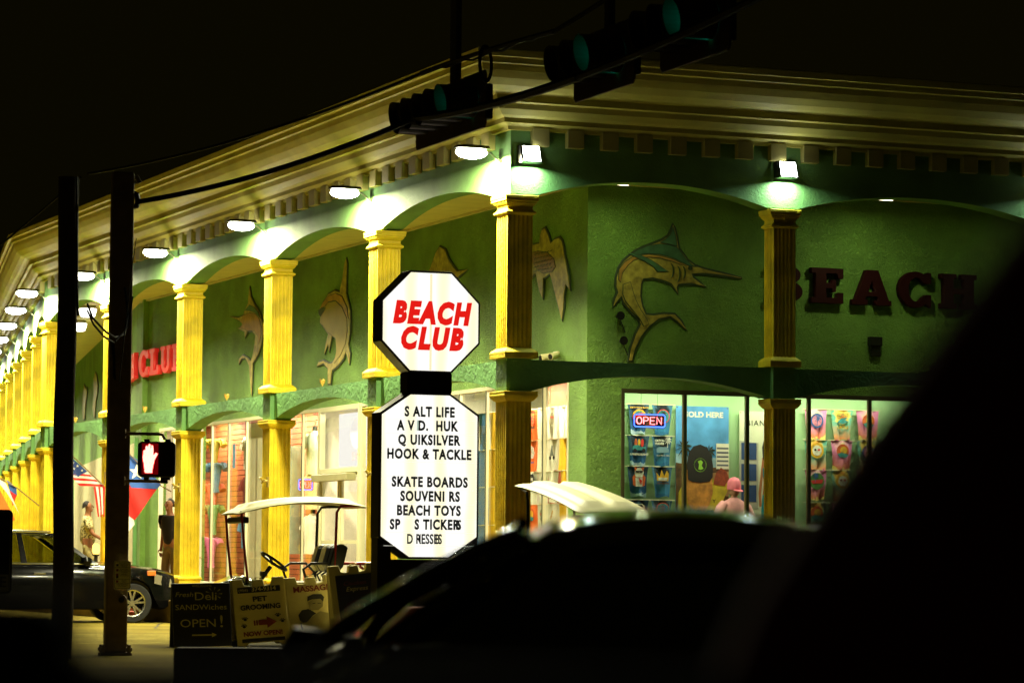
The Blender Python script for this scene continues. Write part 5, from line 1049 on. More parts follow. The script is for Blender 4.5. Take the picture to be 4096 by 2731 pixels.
    g = G(); g.loft([[(xa - .45 + .03 * math.sin(q) - .0, .36 + .17 * math.cos(q) * k_, belt + .0 + .15 * math.sin(q) * k_) for k_ in (1, .9)] for q in (2 * PI * j / 16 for j in range(17))], False, close=False); g.build('steering_wheel', M_black, t)
    return t
# the crossover parked nose in at the arcade
suv = car('parked_crossover', 'shiny black crossover parked nose toward the yellow columns', (-7.84, 51.42, 0), TH - .02, 4.45, 1.84, 1.50, .325)
# dark low car filling the foreground, seen from behind, out of focus
M_dkgl = glass('dark_car_glass', (.02, .02, .012), .3)
fg = car('foreground_car', 'near black out of focus car roof in the foreground', (.40, 8.6, 0), PI / 2, 4.5, 1.86, 1.215, .33, None, M_dkgl, lamps=False, ht=.36, dome=1.6, beltk=.68, hbk=.92, paint=mat('black_gloss_paint', (.002, .002, .002), .09, var=0, spec=.5))

for s_ in (-1, 1):
    g = G(); g.tube([(-2.05, s_ * .88, .83), (-1.9, s_ * .76, .95), (-1.6, s_ * .60, 1.05), (-1.35, s_ * .48, 1.115), (-.9, s_ * .385, 1.160), (-.3, s_ * .385, 1.165), (.1, s_ * .50, 1.09), (.5, s_ * .70, .98), (.88, s_ * .86, .84)], [.022] * 9, 12); g.build('roof_glint_tube', mat('black_glint_tube', (.003, .003, .003), .06, var=0, spec=.5), fg, smooth=True)  # tubes added along the roof edges to catch lamp glints
# ---------------------------------------------------------------- golf carts
M_cartroof = mat('cream_cart_roof', (.78, .74, .42), .5, var=.06); M_cartred = mat('red_cart_tube', (.30, .015, .01), .35, .2); M_cartblk = mat('black_cart_tube', (.012, .010, .008), .4); M_vinw = mat('cream_vinyl', (.8, .74, .45), .5); M_vinb = mat('black_vinyl', (.010, .014, .010), .3)
def cart(label, loc, rz, rise=0.0, tubes=None, roof_w=1.08, roof_l=1.78, tilt=0.0, red_tail=True, arch=.15):
    """x forward (front end), y left, z up"""
    tubes = tubes or M_cartred
    t = empty('golf_cart', loc, rz, label, 'golf cart', 'golf carts parked by the corner')
    g = G(); rr = []; NX = 26; ht = roof_l / 2; hw = roof_w / 2
    def rz_(u): return 1.62 + arch * (1 - ((u - .62) / .62) ** 2 if u < .62 else 1 - .35 * ((u - .62) / .38) ** 2) + tilt * u   # u: 0 front .. 1 rear
    NY = 20
    topv = []; botv = []
    for i in range(NX + 1):
        u = i / NX; x = ht - roof_l * u; e = min(u, 1 - u)
        for j in range(NY + 1):
            v = j / NY * 2 - 1; y = v * hw * (1 - .06 * max(0, 1 - e * 12) ** 2)
            edge = min(1, (1 - abs(v)) * 7) * min(1, e * 14)
            rib = .034 * (1 if .18 < abs(v) < .62 and .10 < u < .92 else 0) + .012 * (1 - v * v)
            topv.append((x, y, rz_(u) + .052 * edge ** .6 * .6 + rib)); botv.append((x, y, rz_(u) - .012 + .02 * edge))
    vs = topv + botv; n = len(topv); fs = []
    for i in range(NX):
        for j in range(NY):
            a = i * (NY + 1) + j; fs.append((a, a + 1, a + NY + 2, a + NY + 1)); fs.append((n + a, n + a + NY + 1, n + a + NY + 2, n + a + 1))
    bd = list(range(NY + 1)) + [(i + 1) * (NY + 1) - 1 for i in range(1, NX + 1)] + [NX * (NY + 1) + j for j in range(NY - 1, -1, -1)] + [i * (NY + 1) for i in range(NX - 1, 0, -1)]
    for i in range(len(bd)): p, q = bd[i], bd[(i + 1) % len(bd)]; fs.append((p, q, q + n, p + n))
    g.add(vs, fs); g.build('roof', M_cartroof, t, smooth=True)
    for s in (-1, 1):
        g = G(); g.tube([(.66, s * .47, .70), (.72, s * .47, 1.2), (.76, s * .46, rz_(.07))], .016, 8); g.build('front_strut', tubes, t, smooth=True)
        g = G(); g.tube([(-.40, s * .50, .60), (-.42, s * .50, 1.25), (-.43, s * .50, rz_(.7) - .12), (-.48, s * .49, rz_(.74) - .04), (-.72, s * .47, rz_(.88) - .01)], .018, 8); g.build('rear_strut', tubes if s > 0 else M_cartblk, t, smooth=True)
    g = G().box(.66, .74, -.46, .46, rz_(.1) - .16, rz_(.1) - .08); g.build('windscreen_rail', M_cartblk, t, bevel=.02)
    g = G(); sec = []
    for x, w, z0, z1 in ((1.22, .30, .40, .56), (1.15, .42, .34, .66), (.95, .52, .32, .76), (.70, .56, .32, .86), (.62, .56, .30, .84)):
        sec.append([(x, -w, z0), (x, w, z0), (x, w, z1 - .07), (x, w * .8, z1), (x, -w * .8, z1), (x, -w, z1 - .07)])
    g.loft(sec); g.build('front_cowl', mat('metallic_blue_green', (.08, .12, .11), .12, .6, coat=1), t, smooth=True)
    g = G().box(-1.05, .66, -.56, .56, .28, .36); g.build('floor_pan', M_cartblk, t, bevel=.02)
    g = G(); g.loft([[(x, -w, z0), (x, w, z0), (x, w, z1), (x, -w, z1)] for x, w, z0, z1 in ((.12, .55, .36, .66), (-.5, .57, .36, .70), (-1.12, .52, .42, .70))]); g.build('rear_body', mat('cart_blue_body', (.03, .07, .14), .25, coat=.8), t, bevel=.03)
    G().box(-.42, .12, -.54, .54, .68, .80).build('seat', M_vinw, t, bevel=.04)
    for y0, y1, mm in ((-.52, -.35, M_vinw), (-.35, -.14, M_vinb), (-.14, .10, M_vinw), (.10, .34, M_vinb), (.34, .52, M_vinb)):
        g = G(); g.loft([[(x, y0 + .006, z0), (x, y1 - .006, z0), (x - .06, y1 - .006, z1), (x - .06, y0 + .006, z1)] for x, z0, z1 in ((-.34, 1.00, 1.22), (-.39, .92, 1.26), (-.46, .92, 1.26), (-.52, .98, 1.22))]); g.build('seat_back', mm, t, bevel=.02, seg=3)
    g = G(); [g.tube([(-.38, y, .80), (-.34, y, .88), (-.44, y, .95)], .014, 6) for y in (-.35, -.12, .12, .35)]; g.build('back_bracket', M_cartblk, t)
    g = G(); g.tube([(-.05, .54, .80), (.0, .56, .95), (-.1, .56, 1.02), (-.30, .56, 1.02), (-.40, .55, .92), (-.40, .54, .80)], .017, 8); g.build('hip_rail', M_cartblk, t, smooth=True)
    g = G(); g.tube([(-.05, -.54, .80), (.0, -.56, .95), (-.1, -.56, 1.02), (-.30, -.56, 1.02), (-.40, -.55, .92), (-.40, -.54, .80)], .017, 8); g.build('hip_rail', M_cartblk, t, smooth=True)
    # steering
    g = G(); g.tube([(.60, .26, .62), (.34, .26, .98)], .026, 8); g.box(.40, .46, .19, .33, .86, .92); g.build('steering_column', M_cartblk, t)
    g = G(); ax = Vector((-.58, 0, .81)).normalized(); e1 = Vector((0, 1, 0)); e2 = ax.cross(e1); c = Vector((.30, .26, 1.04)); ring = [c + (e1 * math.cos(q) + e2 * math.sin(q)) * .185 for q in (2 * PI * k_ / 20 for k_ in range(21))]; g.tube(ring, .017, 8, cap=False)
    for q in (PI / 2, PI * 1.2, PI * 1.8): g.tube([c - ax * .03, c + (e1 * math.cos(q) + e2 * math.sin(q)) * .18], .018, 6)
    g.build('steering_wheel', M_cartblk, t, smooth=True)
    if red_tail:
        g = G(); g.tube([(-.62, .50, .64), (-.62, .50, .96), (-.70, .50, 1.02), (-1.30, .50, 1.03)], .020, 8); g.tube([(-.72, .50, 1.0), (-.98, .50, .80)], .018, 8); g.tube([(-.62, -.50, .64), (-.62, -.50, .96), (-.70, -.50, 1.02), (-1.30, -.50, 1.03)], .020, 8); g.tube([(-1.30, .50, 1.03), (-1.30, -.50, 1.03)], .02, 8)
        g.build('tail_rail', M_cartred, t, smooth=True)
        G().box(-1.05, -.62, -.46, .46, .72, .80).build('rear_seat', mat('navy_vinyl', (.02, .04, .055), .3), t, bevel=.035); G().box(-1.12, -.58, -.50, .50, .64, .72).build('rear_deck', M_cartred, t, bevel=.01)
    for x in (.86, -.72):
        for s in (-1, 1): wheel(t, x, s * .48, .23, .23, .20, s)
    return t
cart('cream roofed golf cart with a striped seat back and red rails, behind the sandwich boards', (-2.70, 38.9, 0.0), PI + .30, roof_l=1.62)
cart('second golf cart, only its ribbed cream roof showing above the dark car', (.84, 37.4, 0.02), math.radians(-65), tubes=M_cartblk, roof_w=.98, roof_l=1.80, tilt=.30, arch=.07, red_tail=False)

# ================================================================ SANDWICH BOARDS
M_brd = mat('cream_plastic_board', (.78, .68, .30), .6, var=.1, bump=.2, bscale=20); M_brdk = mat('black_board', (.012, .010, .006), .5, var=.1)
M_chalk = mat('yellow_chalk', (.5, .45, .15), .9)
def aframe(x, y, w, h, rz, label, lean=.12, style='plastic', x_tilt=0.0):
    t = empty('sandwich_board', (x, y, 0), label=label, cat='sandwich board', group='sandwich boards along the kerb', rot=(0, x_tilt, rz))
    for s in (-1, 1):
        def P(u, v, d, s=s): return (u, s * (.02 + lean * (h - v) * 1.6 + d), v)
        g = G()
        if style == 'plastic':
            lp = [(0, 0), (.10, 0), (.14, .06), (w - .14, .06), (w - .10, 0), (w, 0), (w, h), (w - .13, h), (w - .15, h - .10), (w * .62, h - .12), (w * .60, h - .02), (w * .42, h - .02), (w * .40, h - .12), (.15, h - .10), (.13, h), (0, h)]
            g.prism(lp, P, 0, .035)
        else: g.prism([(0, 0), (w, 0), (w, h), (0, h)], P, 0, .03)
        g.build('panel', M_brd if style == 'plastic' else M_brdk, t, bevel=.008)
    if style == 'plastic':
        g = G(); g.tube([(w * .45, 0, h - .10), (w * .47, 0, h + .005), (w * .57, 0, h + .005), (w * .59, 0, h - .10)], .014, 6); g.build('handle', M_brd, t)
    sl = math.atan(lean * 1.6)
    def on(u, v): return (u, -(.02 + lean * (h - v) * 1.6 + .040), v)
    rot = (PI / 2 - sl, 0, 0)
    return t, on, rot
def sheet(t, on, u0, u1, v0, v1, mt, name='print_sheet', off=0.0):
    a, b, c, d = on(u0, v0), on(u1, v0), on(u1, v1), on(u0, v1); f = lambda p, k_: (p[0], p[1] - k_, p[2])
    g = G(); g.add([f(a, off), f(b, off), f(c, off), f(d, off), f(a, off + .003), f(b, off + .003), f(c, off + .003), f(d, off + .003)], [(0, 1, 2, 3), (4, 7, 6, 5), (0, 4, 5, 1), (1, 5, 6, 2), (2, 6, 7, 3), (3, 7, 4, 0)]); g.build(name, mt, t)
def fl(t, on, lp, mt, name, k_=.006):
    g = G(); vs = [(p[0], p[1] - k_, p[2]) for p in (on(u, v) for u, v in lp)] + [(p[0], p[1] - k_ - .002, p[2]) for p in (on(u, v) for u, v in lp)]; n = len(lp)
    g.add(vs, [tuple(range(n)), tuple(range(2 * n - 1, n - 1, -1))] + [(i, i + n, (i + 1) % n + n, (i + 1) % n) for i in range(n)]); g.build(name, mt, t)
RZB = math.radians(13)
def tx(t, on, rot, s, u, v, size, mt, k_=.008, **kw):
    p = on(u, v); text('lettering', s, size, mt, t, (p[0], p[1] - k_, p[2]), rot, .001, **kw)
t, on, rot = aframe(-4.06, 37.7, .70, .96, RZB, 'black chalkboard sandwich board reading DELI SANDWICHES and OPEN!', style='chalk', x_tilt=-.02); t.scale.z = .80
G().prism([(0, 0), (.7, 0), (.7, .02), (0, .02)], lambda u, v, d: (u, on(u, .0)[1] - d, v), 0, .02).build('bottom_rail', M_brd, t)
tx(t, on, rot, 'Fresh', .14, .79, .10, M_chalk, shear=.2); tx(t, on, rot, 'Deli', .40, .76, .17, M_chalk); tx(t, on, rot, 'SANDWiches', .34, .60, .115, M_chalk, sx=.95); tx(t, on, rot, 'OPEN', .30, .36, .17, M_chalk, sx=1.0); tx(t, on, rot, '!', .58, .38, .26, M_chalk)
fl(t, on, [(.22, .20), (.46, .20), (.46, .225), (.52, .19), (.46, .155), (.46, .18), (.22, .18)], M_chalk, 'chalk_arrow')
for k_ in range(9):
    q = 2 * PI * k_ / 9; fl(t, on, [(.50 + .05 * math.cos(q), .80 + .05 * math.sin(q)), (.50 + .10 * math.cos(q + .06), .80 + .10 * math.sin(q + .06)), (.50 + .10 * math.cos(q - .06), .80 + .10 * math.sin(q - .06))], M_chalk, 'chalk_ray')
tx(t, on, rot, 'WELCOME', .36, .92, .05, M_chalk)
D_ink = mat('board_dark_ink', (.022, .018, .012), .6); D_red = mat('board_dark_red', (.26, .04, .02), .6)
t, on, rot = aframe(-3.32, 37.95, .64, 1.06, RZB, 'cream sandwich board reading PET GROOMING with a red arrow', x_tilt=-.08); t.scale.z = .77
sheet(t, on, .06, .58, .84, .95 - .02, D_ink, 'phone_strip'); M_br2 = mat('board_cream_ink', (.78, .68, .30), .6)
tx(t, on, rot, '(956)', .13, .885, .055, M_br2); tx(t, on, rot, '374-9314', .38, .89, .092, M_br2, off=.002, sx=.85)
tx(t, on, rot, 'PET', .32, .735, .11, D_ink, off=.0035); tx(t, on, rot, 'GROOMING', .32, .61, .108, D_ink, off=.0035, sx=.82); tx(t, on, rot, 'NOW OPEN!', .32, .20, .098, D_red, off=.0035, sx=.84)
fl(t, on, [(.28, .33), (.38, .33), (.38, .28), (.50, .37), (.38, .46), (.38, .41), (.28, .41)], D_red, 'arrow')
for x in (.22, .25): fl(t, on, [(x, .33), (x + .018, .33), (x + .018, .41), (x, .41)], D_red, 'arrow_bar')
for px_, pz_ in ((.12, .43), (.10, .32), (.52, .46), (.57, .37)):
    fl(t, on, disc(px_, pz_, .020, 0, 10), D_ink, 'paw_pad')
    for q in (30, 70, 110, 150): fl(t, on, disc(px_ + .032 * math.cos(math.radians(q)), pz_ + .032 * math.sin(math.radians(q)), .009, 0, 8), D_ink, 'paw_toe')
sheet(t, on, .06, .58, .075, .13, D_ink, 'bottom_strip')
t, on, rot = aframe(-2.66, 38.0, .62, 1.08, RZB, 'pale sandwich board headed MASSAGE with two grey figures', x_tilt=-.10); t.scale.z = .78
tx(t, on, rot, 'MASSAGE', .31, .885, .125, D_red, off=.003, sx=.86)
fl(t, on, [(.24, .70), (.25, .77), (.32, .80), (.42, .79), (.45, .74), (.43, .67), (.40, .72), (.30, .72)], D_ink, 'hair_print')
fl(t, on, [(.26, .56), (.25, .68), (.31, .72), (.40, .72), (.43, .67), (.42, .60), (.36, .55)], mat('board_grey_ink', (.35, .30, .12), .6), 'face_print', .004)
fl(t, on, [(.12, .42), (.11, .50), (.16, .57), (.24, .58), (.29, .54), (.33, .50), (.28, .47), (.24, .42), (.20, .38), (.15, .38)], D_ink, 'hair_print'); fl(t, on, [(.13, .2), (.12, .38), (.2, .38), (.28, .46), (.38, .53), (.5, .48), (.55, .3), (.54, .2)], mat('board_grey_ink', (.35, .30, .12), .6), 'body_print', .004)
fl(t, on, [(.13, .22), (.12, .38), (.135, .38), (.15, .24), (.19, .20)], D_ink, 'outline_print'); fl(t, on, [(.25, .22), (.28, .25), (.36, .24), (.39, .19), (.34, .2), (.30, .17)], D_ink, 'hand_shadow_print')
fl(t, on, [(.30, .66), (.335, .665), (.335, .655), (.30, .65)], D_ink, 'eye_print', .007); fl(t, on, [(.36, .66), (.40, .655), (.40, .645), (.36, .65)], D_ink, 'eye_print', .007)
t, on, rot = aframe(-2.10, 37.6, .60, 1.24, RZB, 'cream framed black sandwich board with red script and the word Express', x_tilt=-.10); t.scale.z = .80
sheet(t, on, .07, .55, .08, 1.09, M_brdk, 'poster')
fl(t, on, [(.12, .80), (.47, .80), (.47, 1.02), (.12, 1.02)], mat('board_dim_red', (.035, .008, .006), .6), 'frame_print'); fl(t, on, [(.13, .81), (.46, .81), (.46, 1.01), (.13, 1.01)], M_brdk, 'frame_fill', .0085)
tx(t, on, rot, 'Chicken', .29, .96, .085, D_red, .012, shear=.3); tx(t, on, rot, 'Express', .31, .875, .095, M_br2, .012, shear=.3, sx=.9)
fl(t, on, [(.31 + .19 * math.cos(q), .55 + .17 * math.sin(q)) for q in (2 * PI * k_ / 22 for k_ in range(22))], mat('board_deep_red', (.05, .006, .005), .6), 'plate_print')
for q in (.2, .7, 1.3, 1.9, 2.5): fl(t, on, [(.29, .55), (.29 + .09 * math.cos(q), .57 + .09 * math.sin(q)), (.31 + .07 * math.cos(q - .1), .56 + .06 * math.sin(q))], D_red, 'food_print', .009)
tx(t, on, rot, '956', .14, .17, .10, M_chalk)
# low dark red wall in front of the boards, planter behind the pylon
M_dred = mat('dark_red_masonry', (.10, .016, .008), .7, var=.3, vscale=6, bump=.4, bscale=20)
tag(G().box(0, 6.5, 0, .30, 0, .40).build('low_wall', M_dred, bevel=.02, loc=(-2.57, 24.0, 0), rz=.02), 'low dark red masonry wall in front of the sandwich boards', 'low wall')
tag(G().prism([(0, 0), (3.2, 0), (3.2, .5), (0, .5)], lambda u, v, d: (u, d, v), 0, .6).build('planter_wall', M_dred, bevel=.02, loc=(-1.75, 38.3, 0), rz=TH), 'dark red planter wall behind the pylon sign', 'planter')
g = G().prism([(-.0, 0), (1.5, 0), (1.42, .16), (.08, .16)], lambda u, v, d: (u, d, v), 0, .5)
tag(g.build('red_kerb', mat('red_kerb_paint', (.50, .10, .05), .7, var=.25, vscale=5), bevel=.02, loc=(-6.55, 53.2, 0), rz=TH), 'red painted kerb block beside the front wheel of the crossover', 'kerb')

# ================================================================ PEOPLE
def skin_mesh(nodes, edges, name, mt, parent, sub=2):
    """nodes: {key: (x, y, z, rx, ry)}"""
    keys = list(nodes); me = bpy.data.meshes.new(name); me.from_pydata([nodes[k_][:3] for k_ in keys], [(keys.index(a), keys.index(b)) for a, b in edges], [])
    o = bpy.data.objects.new(name, me); COL.objects.link(o); o.modifiers.new('skin', 'SKIN')
    sv = me.skin_vertices[0].data
    for i, k_ in enumerate(keys): sv[i].radius = nodes[k_][3:5]; sv[i].use_root = (i == 0)
    s = o.modifiers.new('sub', 'SUBSURF'); s.levels = sub; s.render_levels = sub
    bpy.context.view_layer.update(); dg = bpy.context.evaluated_depsgraph_get()
    m2 = bpy.data.meshes.new_from_object(o.evaluated_get(dg)); bpy.data.objects.remove(o)
    m2.materials.clear(); m2.materials.append(mt); m2.polygons.foreach_set('use_smooth', [True] * len(m2.polygons))
    q = bpy.data.objects.new(name, m2); COL.objects.link(q); q.parent = parent; return q
M_skin = mat('tan_skin', (.30, .125, .055), .55, var=.1); M_hair = mat('dark_hair', (.012, .008, .005), .7, bump=.5, bscale=60)
def person(loc, rz, label, shirt_m, trouser_m, pose):
    """faces +x; pose gives hand and foot positions"""
    t = empty('person', loc, rz, label, 'person')
    lean = pose.get('lean', .04); S = {}
    N = {'pel': (0, 0, .95, .13, .15), 'wst': (lean * .4, 0, 1.10, .12, .135), 'chs': (lean, 0, 1.30, .125, .165), 'nkb': (lean * 1.1, 0, 1.44, .07, .085), 'nk': (lean * 1.4 + .02, 0, 1.52, .055, .055), 'hd': (lean * 1.6 + .035, 0, 1.60, .075, .068), 'hd2': (lean * 1.6 + .03, 0, 1.68, .090, .072), 'hd3': (lean * 1.6 + .015, 0, 1.735, .06, .055)}
    E = [('pel', 'wst'), ('wst', 'chs'), ('chs', 'nkb'), ('nkb', 'nk'), ('nk', 'hd'), ('hd', 'hd2'), ('hd2', 'hd3')]
    for s, k_ in ((1, 'l'), (-1, 'r')):
        (ex, ez), (hx_, hz), (kx_, kz), (fx, fz) = pose[k_ + 'e'], pose[k_ + 'h'], pose[k_ + 'k'], pose[k_ + 'f']
        N['s' + k_] = (lean, s * .185, 1.41, .058, .058); N['e' + k_] = (ex, s * .24, ez, .040, .040); N['w' + k_] = (hx_, s * .235, hz, .027, .027); N['p' + k_] = (hx_ + (hx_ - ex) * .30, s * .23, hz + (hz - ez) * .30, .040, .022)
        E += [('chs', 's' + k_), ('s' + k_, 'e' + k_), ('e' + k_, 'w' + k_), ('w' + k_, 'p' + k_)]
        N['t' + k_] = (0, s * .10, .88, .085, .085); N['k' + k_] = (kx_, s * .11, kz, .055, .055); N['a' + k_] = (fx, s * .11, fz + .09, .036, .036); N['f' + k_] = (fx + .13, s * .12, fz + .035, .045, .03)
        E += [('pel', 't' + k_), ('t' + k_, 'k' + k_), ('k' + k_, 'a' + k_), ('a' + k_, 'f' + k_)]
    body = skin_mesh(N, E, 'body', M_skin, t)
    # fingers, face and ears stay in the body mesh
    hx0 = lean * 1.6 + .035; g = G()
    for s, k_ in ((1, 'l'), (-1, 'r')):
        p = Vector(N['p' + k_][:3]); d = (p - Vector(N['w' + k_][:3])).normalized(); side = Vector((0, 1, 0)); fw_ = d.cross(side).normalized()
        for i, L_ in enumerate((.070, .080, .074, .058)):
            b0 = p + fw_ * (.027 - .018 * i) + d * .02; g.tube([b0, b0 + d * L_ * .55 + side * (-s * .006), b0 + d * L_ + side * (-s * .022)], [.0095, .009, .007], 6)
        th = p + fw_ * .032 - d * .03; g.tube([th, th + fw_ * .030 + d * .025, th + fw_ * .036 + d * .06], [.012, .0105, .008], 6)
        g.ball((hx0 - .01, s * .074, 1.655), .024, 6, sc=(.8, .35, 1.2))
        g.ball((hx0 + .072, s * .030, 1.668), .012, 6)
    g.loft([[(hx0 + .080, -.010, 1.668), (hx0 + .080, .010, 1.668), (hx0 + .072, .0, 1.67)], [(hx0 + .108, -.015, 1.637), (hx0 + .108, .015, 1.637), (hx0 + .07, .0, 1.63)], [(hx0 + .088, -.014, 1.628), (hx0 + .088, .014, 1.628), (hx0 + .065, .0, 1.626)]])
    g.loft([[(hx0 + .070, -.028, z - .004), (hx0 + .090, -.012, z), (hx0 + .090, .012, z), (hx0 + .070, .028, z - .004)] for z in (1.612, 1.600)])
    g.ball((hx0 + .052, 0, 1.578), .030, 7)
    fb = g.build('hands_and_face', M_skin, t, smooth=True)
    bm = bmesh.new(); bm.from_mesh(body.data); bm.from_mesh(fb.data); bm.to_mesh(body.data); bm.free(); bpy.data.objects.remove(fb)
    g = G(); rings = []
    for i in range(9):
        q = PI / 2 * i / 8; z = 1.665 + .105 * math.sin(q); r_ = math.cos(q) if i < 8 else .08
        rings.append([(hx0 - .034 + .092 * r_ * math.cos(a) - (.016 if math.cos(a) > .3 else 0), .082 * r_ * math.sin(a), z + (.035 * max(0, math.cos(a)) if i == 0 else 0) - (.055 * max(0, -math.cos(a)) if i == 0 else 0)) for a in (2 * PI * k_ / 18 for k_ in range(18))])
    g.loft(rings); g.build('hair', M_hair, t, smooth=True)
    # shirt: skinned over torso and upper arms
    Ns = {'a': (0, 0, .90, .150, .170), 'b': (lean * .4, 0, 1.08, .145, .165), 'c': (lean, 0, 1.29, .145, .185), 'd': (lean * 1.1, 0, 1.43, .085, .105)}
    Es = [('a', 'b'), ('b', 'c'), ('c', 'd')]
    for s, k_ in ((1, 'l'), (-1, 'r')):
        ex, ez = pose[k_ + 'e']; Ns['s' + k_] = (lean, s * .19, 1.405, .080, .080); Ns['m' + k_] = (lean + (ex - lean) * .75, s * .235, 1.405 + (ez - 1.405) * .75, .078, .070); Es += [('c', 's' + k_), ('s' + k_, 'm' + k_)]
    skin_mesh(Ns, Es, 'shirt', shirt_m, t)
    Nt = {'a': (0, 0, .96, .140, .160), 'b': (0, 0, .88, .135, .155)}; Et = [('a', 'b')]
    for s, k_ in ((1, 'l'), (-1, 'r')):
        kx_, kz = pose[k_ + 'k']; Nt['t' + k_] = (0, s * .10, .84, .100, .095); Nt['k' + k_] = (kx_ * .95, s * .11, kz - .02, .085, .080); Et += [('b', 't' + k_), ('t' + k_, 'k' + k_)]
        if pose.get('long'): Nt['a' + k_] = (pose[k_ + 'f'][0], s * .11, pose[k_ + 'f'][1] + .11, .065, .065); Et.append(('k' + k_, 'a' + k_))
    skin_mesh(Nt, Et, 'trousers', trouser_m, t)
    for s, k_ in ((1, 'l'), (-1, 'r')):
        fx, fz = pose[k_ + 'f']; g = G(); g.loft([[(fx + x, s * .12 - w, fz + .0), (fx + x, s * .12 + w, fz), (fx + x, s * .12 + w * .8, fz + h), (fx + x, s * .12 - w * .8, fz + h)] for x, w, h in ((-.07, .035, .09), (.0, .045, .11), (.10, .05, .075), (.19, .04, .045))]); g.build('shoe', mat('brown_shoe', (.06, .035, .02), .6), t, smooth=True, bevel=.006)
    return t
M_flo = mat('leaf_print_shirt', (.40, .34, .12), .8, var=.0); nt = M_flo.node_tree
tc = [n for n in nt.nodes if n.type == 'TEX_COORD'][0]; vo = nt.nodes.new('ShaderNodeTexVoronoi'); vo.inputs['Scale'].default_value = 26; rp = nt.nodes.new('ShaderNodeValToRGB'); rp.color_ramp.interpolation = 'CONSTANT'
rp.color_ramp.elements[0].color = (.10, .085, .02, 1); rp.color_ramp.elements[1].color = (.55, .48, .22, 1); rp.color_ramp.elements[1].position = .42
nt.links.new(tc.outputs['Object'], vo.inputs['Vector']); nt.links.new(vo.outputs['Distance'], rp.inputs[0]); nt.links.new(rp.outputs[0], nt.nodes['Principled BSDF'].inputs['Base Color'])
p1 = person((-8.12, 60.2, SW), .05, 'person in a leaf patterned shirt walking past the pale siding, hand forward', M_flo, mat('patterned_shorts', (.35, .30, .12), .8, var=.5, vscale=18),
    dict(lean=-.02, re=(.10, 1.13), rh=(.33, 1.00), le=(-.14, 1.14), lh=(-.10, .90), rk=(.16, .52), rf=(.10, .0), lk=(.02, .50), lf=(-.22, .06)))
g = G(); g.tube([(.30, -.275, 1.02), (.33, -.195, 1.0)], .033, 10); g.build('wristband', mat('teal_band', (.02, .25, .22), .5), p1)
p2 = person((-6.20, 57.3, SW), PI + .9, 'person in a black T-shirt and tan shorts, mostly hidden behind the column', mat('black_tshirt', (.010, .008, .006), .85), mat('khaki_cloth', (.20, .14, .06), .85),
    dict(lean=.03, long=True, re=(-.02, 1.13), rh=(.03, .87), le=(.0, 1.13), lh=(.04, .87), rk=(.05, .50), rf=(.0, .0), lk=(.03, .50), lf=(-.05, .0)))

# ================================================================ FLAGS, PLANTS, SMALL THINGS
def flag_cloth(w, h, cell, nx=26, nz=16, amp=.06, droop=.5, gather=.55):
    """w along the staff-out direction, hangs down; cell(i, j) -> material index"""
    g = G(); 
    for i in range(nx + 1):
        for j in range(nz + 1):
            u, v = i / nx, j / nz; g.v.append((-u * w * (1 - gather * v * .6) + amp * .5 * math.sin(v * 5), amp * math.sin(u * 9 + v * 3) * (.3 + v), -u * w * droop * (1 - v) - v * h * (1 + .25 * u) + .02 * math.sin(u * 12)))
    for i in range(nx):
        for j in range(nz): a = i * (nz + 1) + j; g.f.append((a, a + nz + 1, a + nz + 2, a + 1)); g.m.append(cell(i / nx, j / nz))
    return g
F_red = mat('flag_red', (.60, .02, .015), .8, var=.05); F_white = mat('flag_white', (.72, .70, .58), .8, var=.05); F_blue = mat('flag_navy', (.02, .05, .20), .8, var=.05); F_org = mat('flag_orange', (.85, .18, .02), .8, var=.05); F_tb = mat('flag_blue', (.03, .10, .36), .8, var=.05)
def star(cx, cz, r, fn, mt, parent, y=.0):
    lp = [(cx + (r if k_ % 2 == 0 else r * .4) * math.sin(PI * k_ / 5), cz + (r if k_ % 2 == 0 else r * .4) * math.cos(PI * k_ / 5)) for k_ in range(10)]
    return G().prism(lp, fn, y - .004, y).build('star', mt, parent)
# stars and stripes: hangs from a staff on the fourth column; modelled as a drooping quad traced in its own plane, with folds
def draped(loc, rz, label, quads, staff, stars=()):
    t = empty('flag', loc, rz, label, 'flag', 'flags on the arcade columns')
    g = G(); g.tube(staff, .012, 6); g.build('staff', M_pole, t)
    for nm, lp, mt, y in quads:
        n = 8; g = G()     # lp: 4 corners a (top-left) b (top-right) c (bottom-right) d (bottom-left)
        a, b, c, d = [Vector((p[0], 0, p[1])) for p in lp]
        for side in (0, .004):
            for i in range(n + 1):
                for j in range(n + 1):
                    u, v = i / n, j / n; p = a.lerp(b, u).lerp(d.lerp(c, u), v); g.v.append((p.x, y + side + .035 * math.sin(p.x * 14 + p.z * 6), p.z))
        for k_ in (0, (n + 1) ** 2):
            for i in range(n):
                for j in range(n): q = k_ + i * (n + 1) + j; g.f.append((q, q + 1, q + n + 2, q + n + 1)); g.m.append(0)
        g.build(nm, mt, t, smooth=True)
    for cx, cz, r in stars: star(cx, cz, r, lambda u, v, d: (u, d + .035 * math.sin(u * 14 + v * 6), v), F_white, t, -.006)
    return t
q = []
base = [(-.62, .56), (.06, -.16)]   # upper edge runs from the hoist near the wooden pole down to the staff tip side
q.append(('canton', [(-.66, .62), (-.18, .20), (-.30, .14), (-.62, .36)], F_blue, 0)); q.append(('canton', [(-.62, .36), (-.30, .14), (-.33, .10), (-.62, .24)], F_blue, 0))
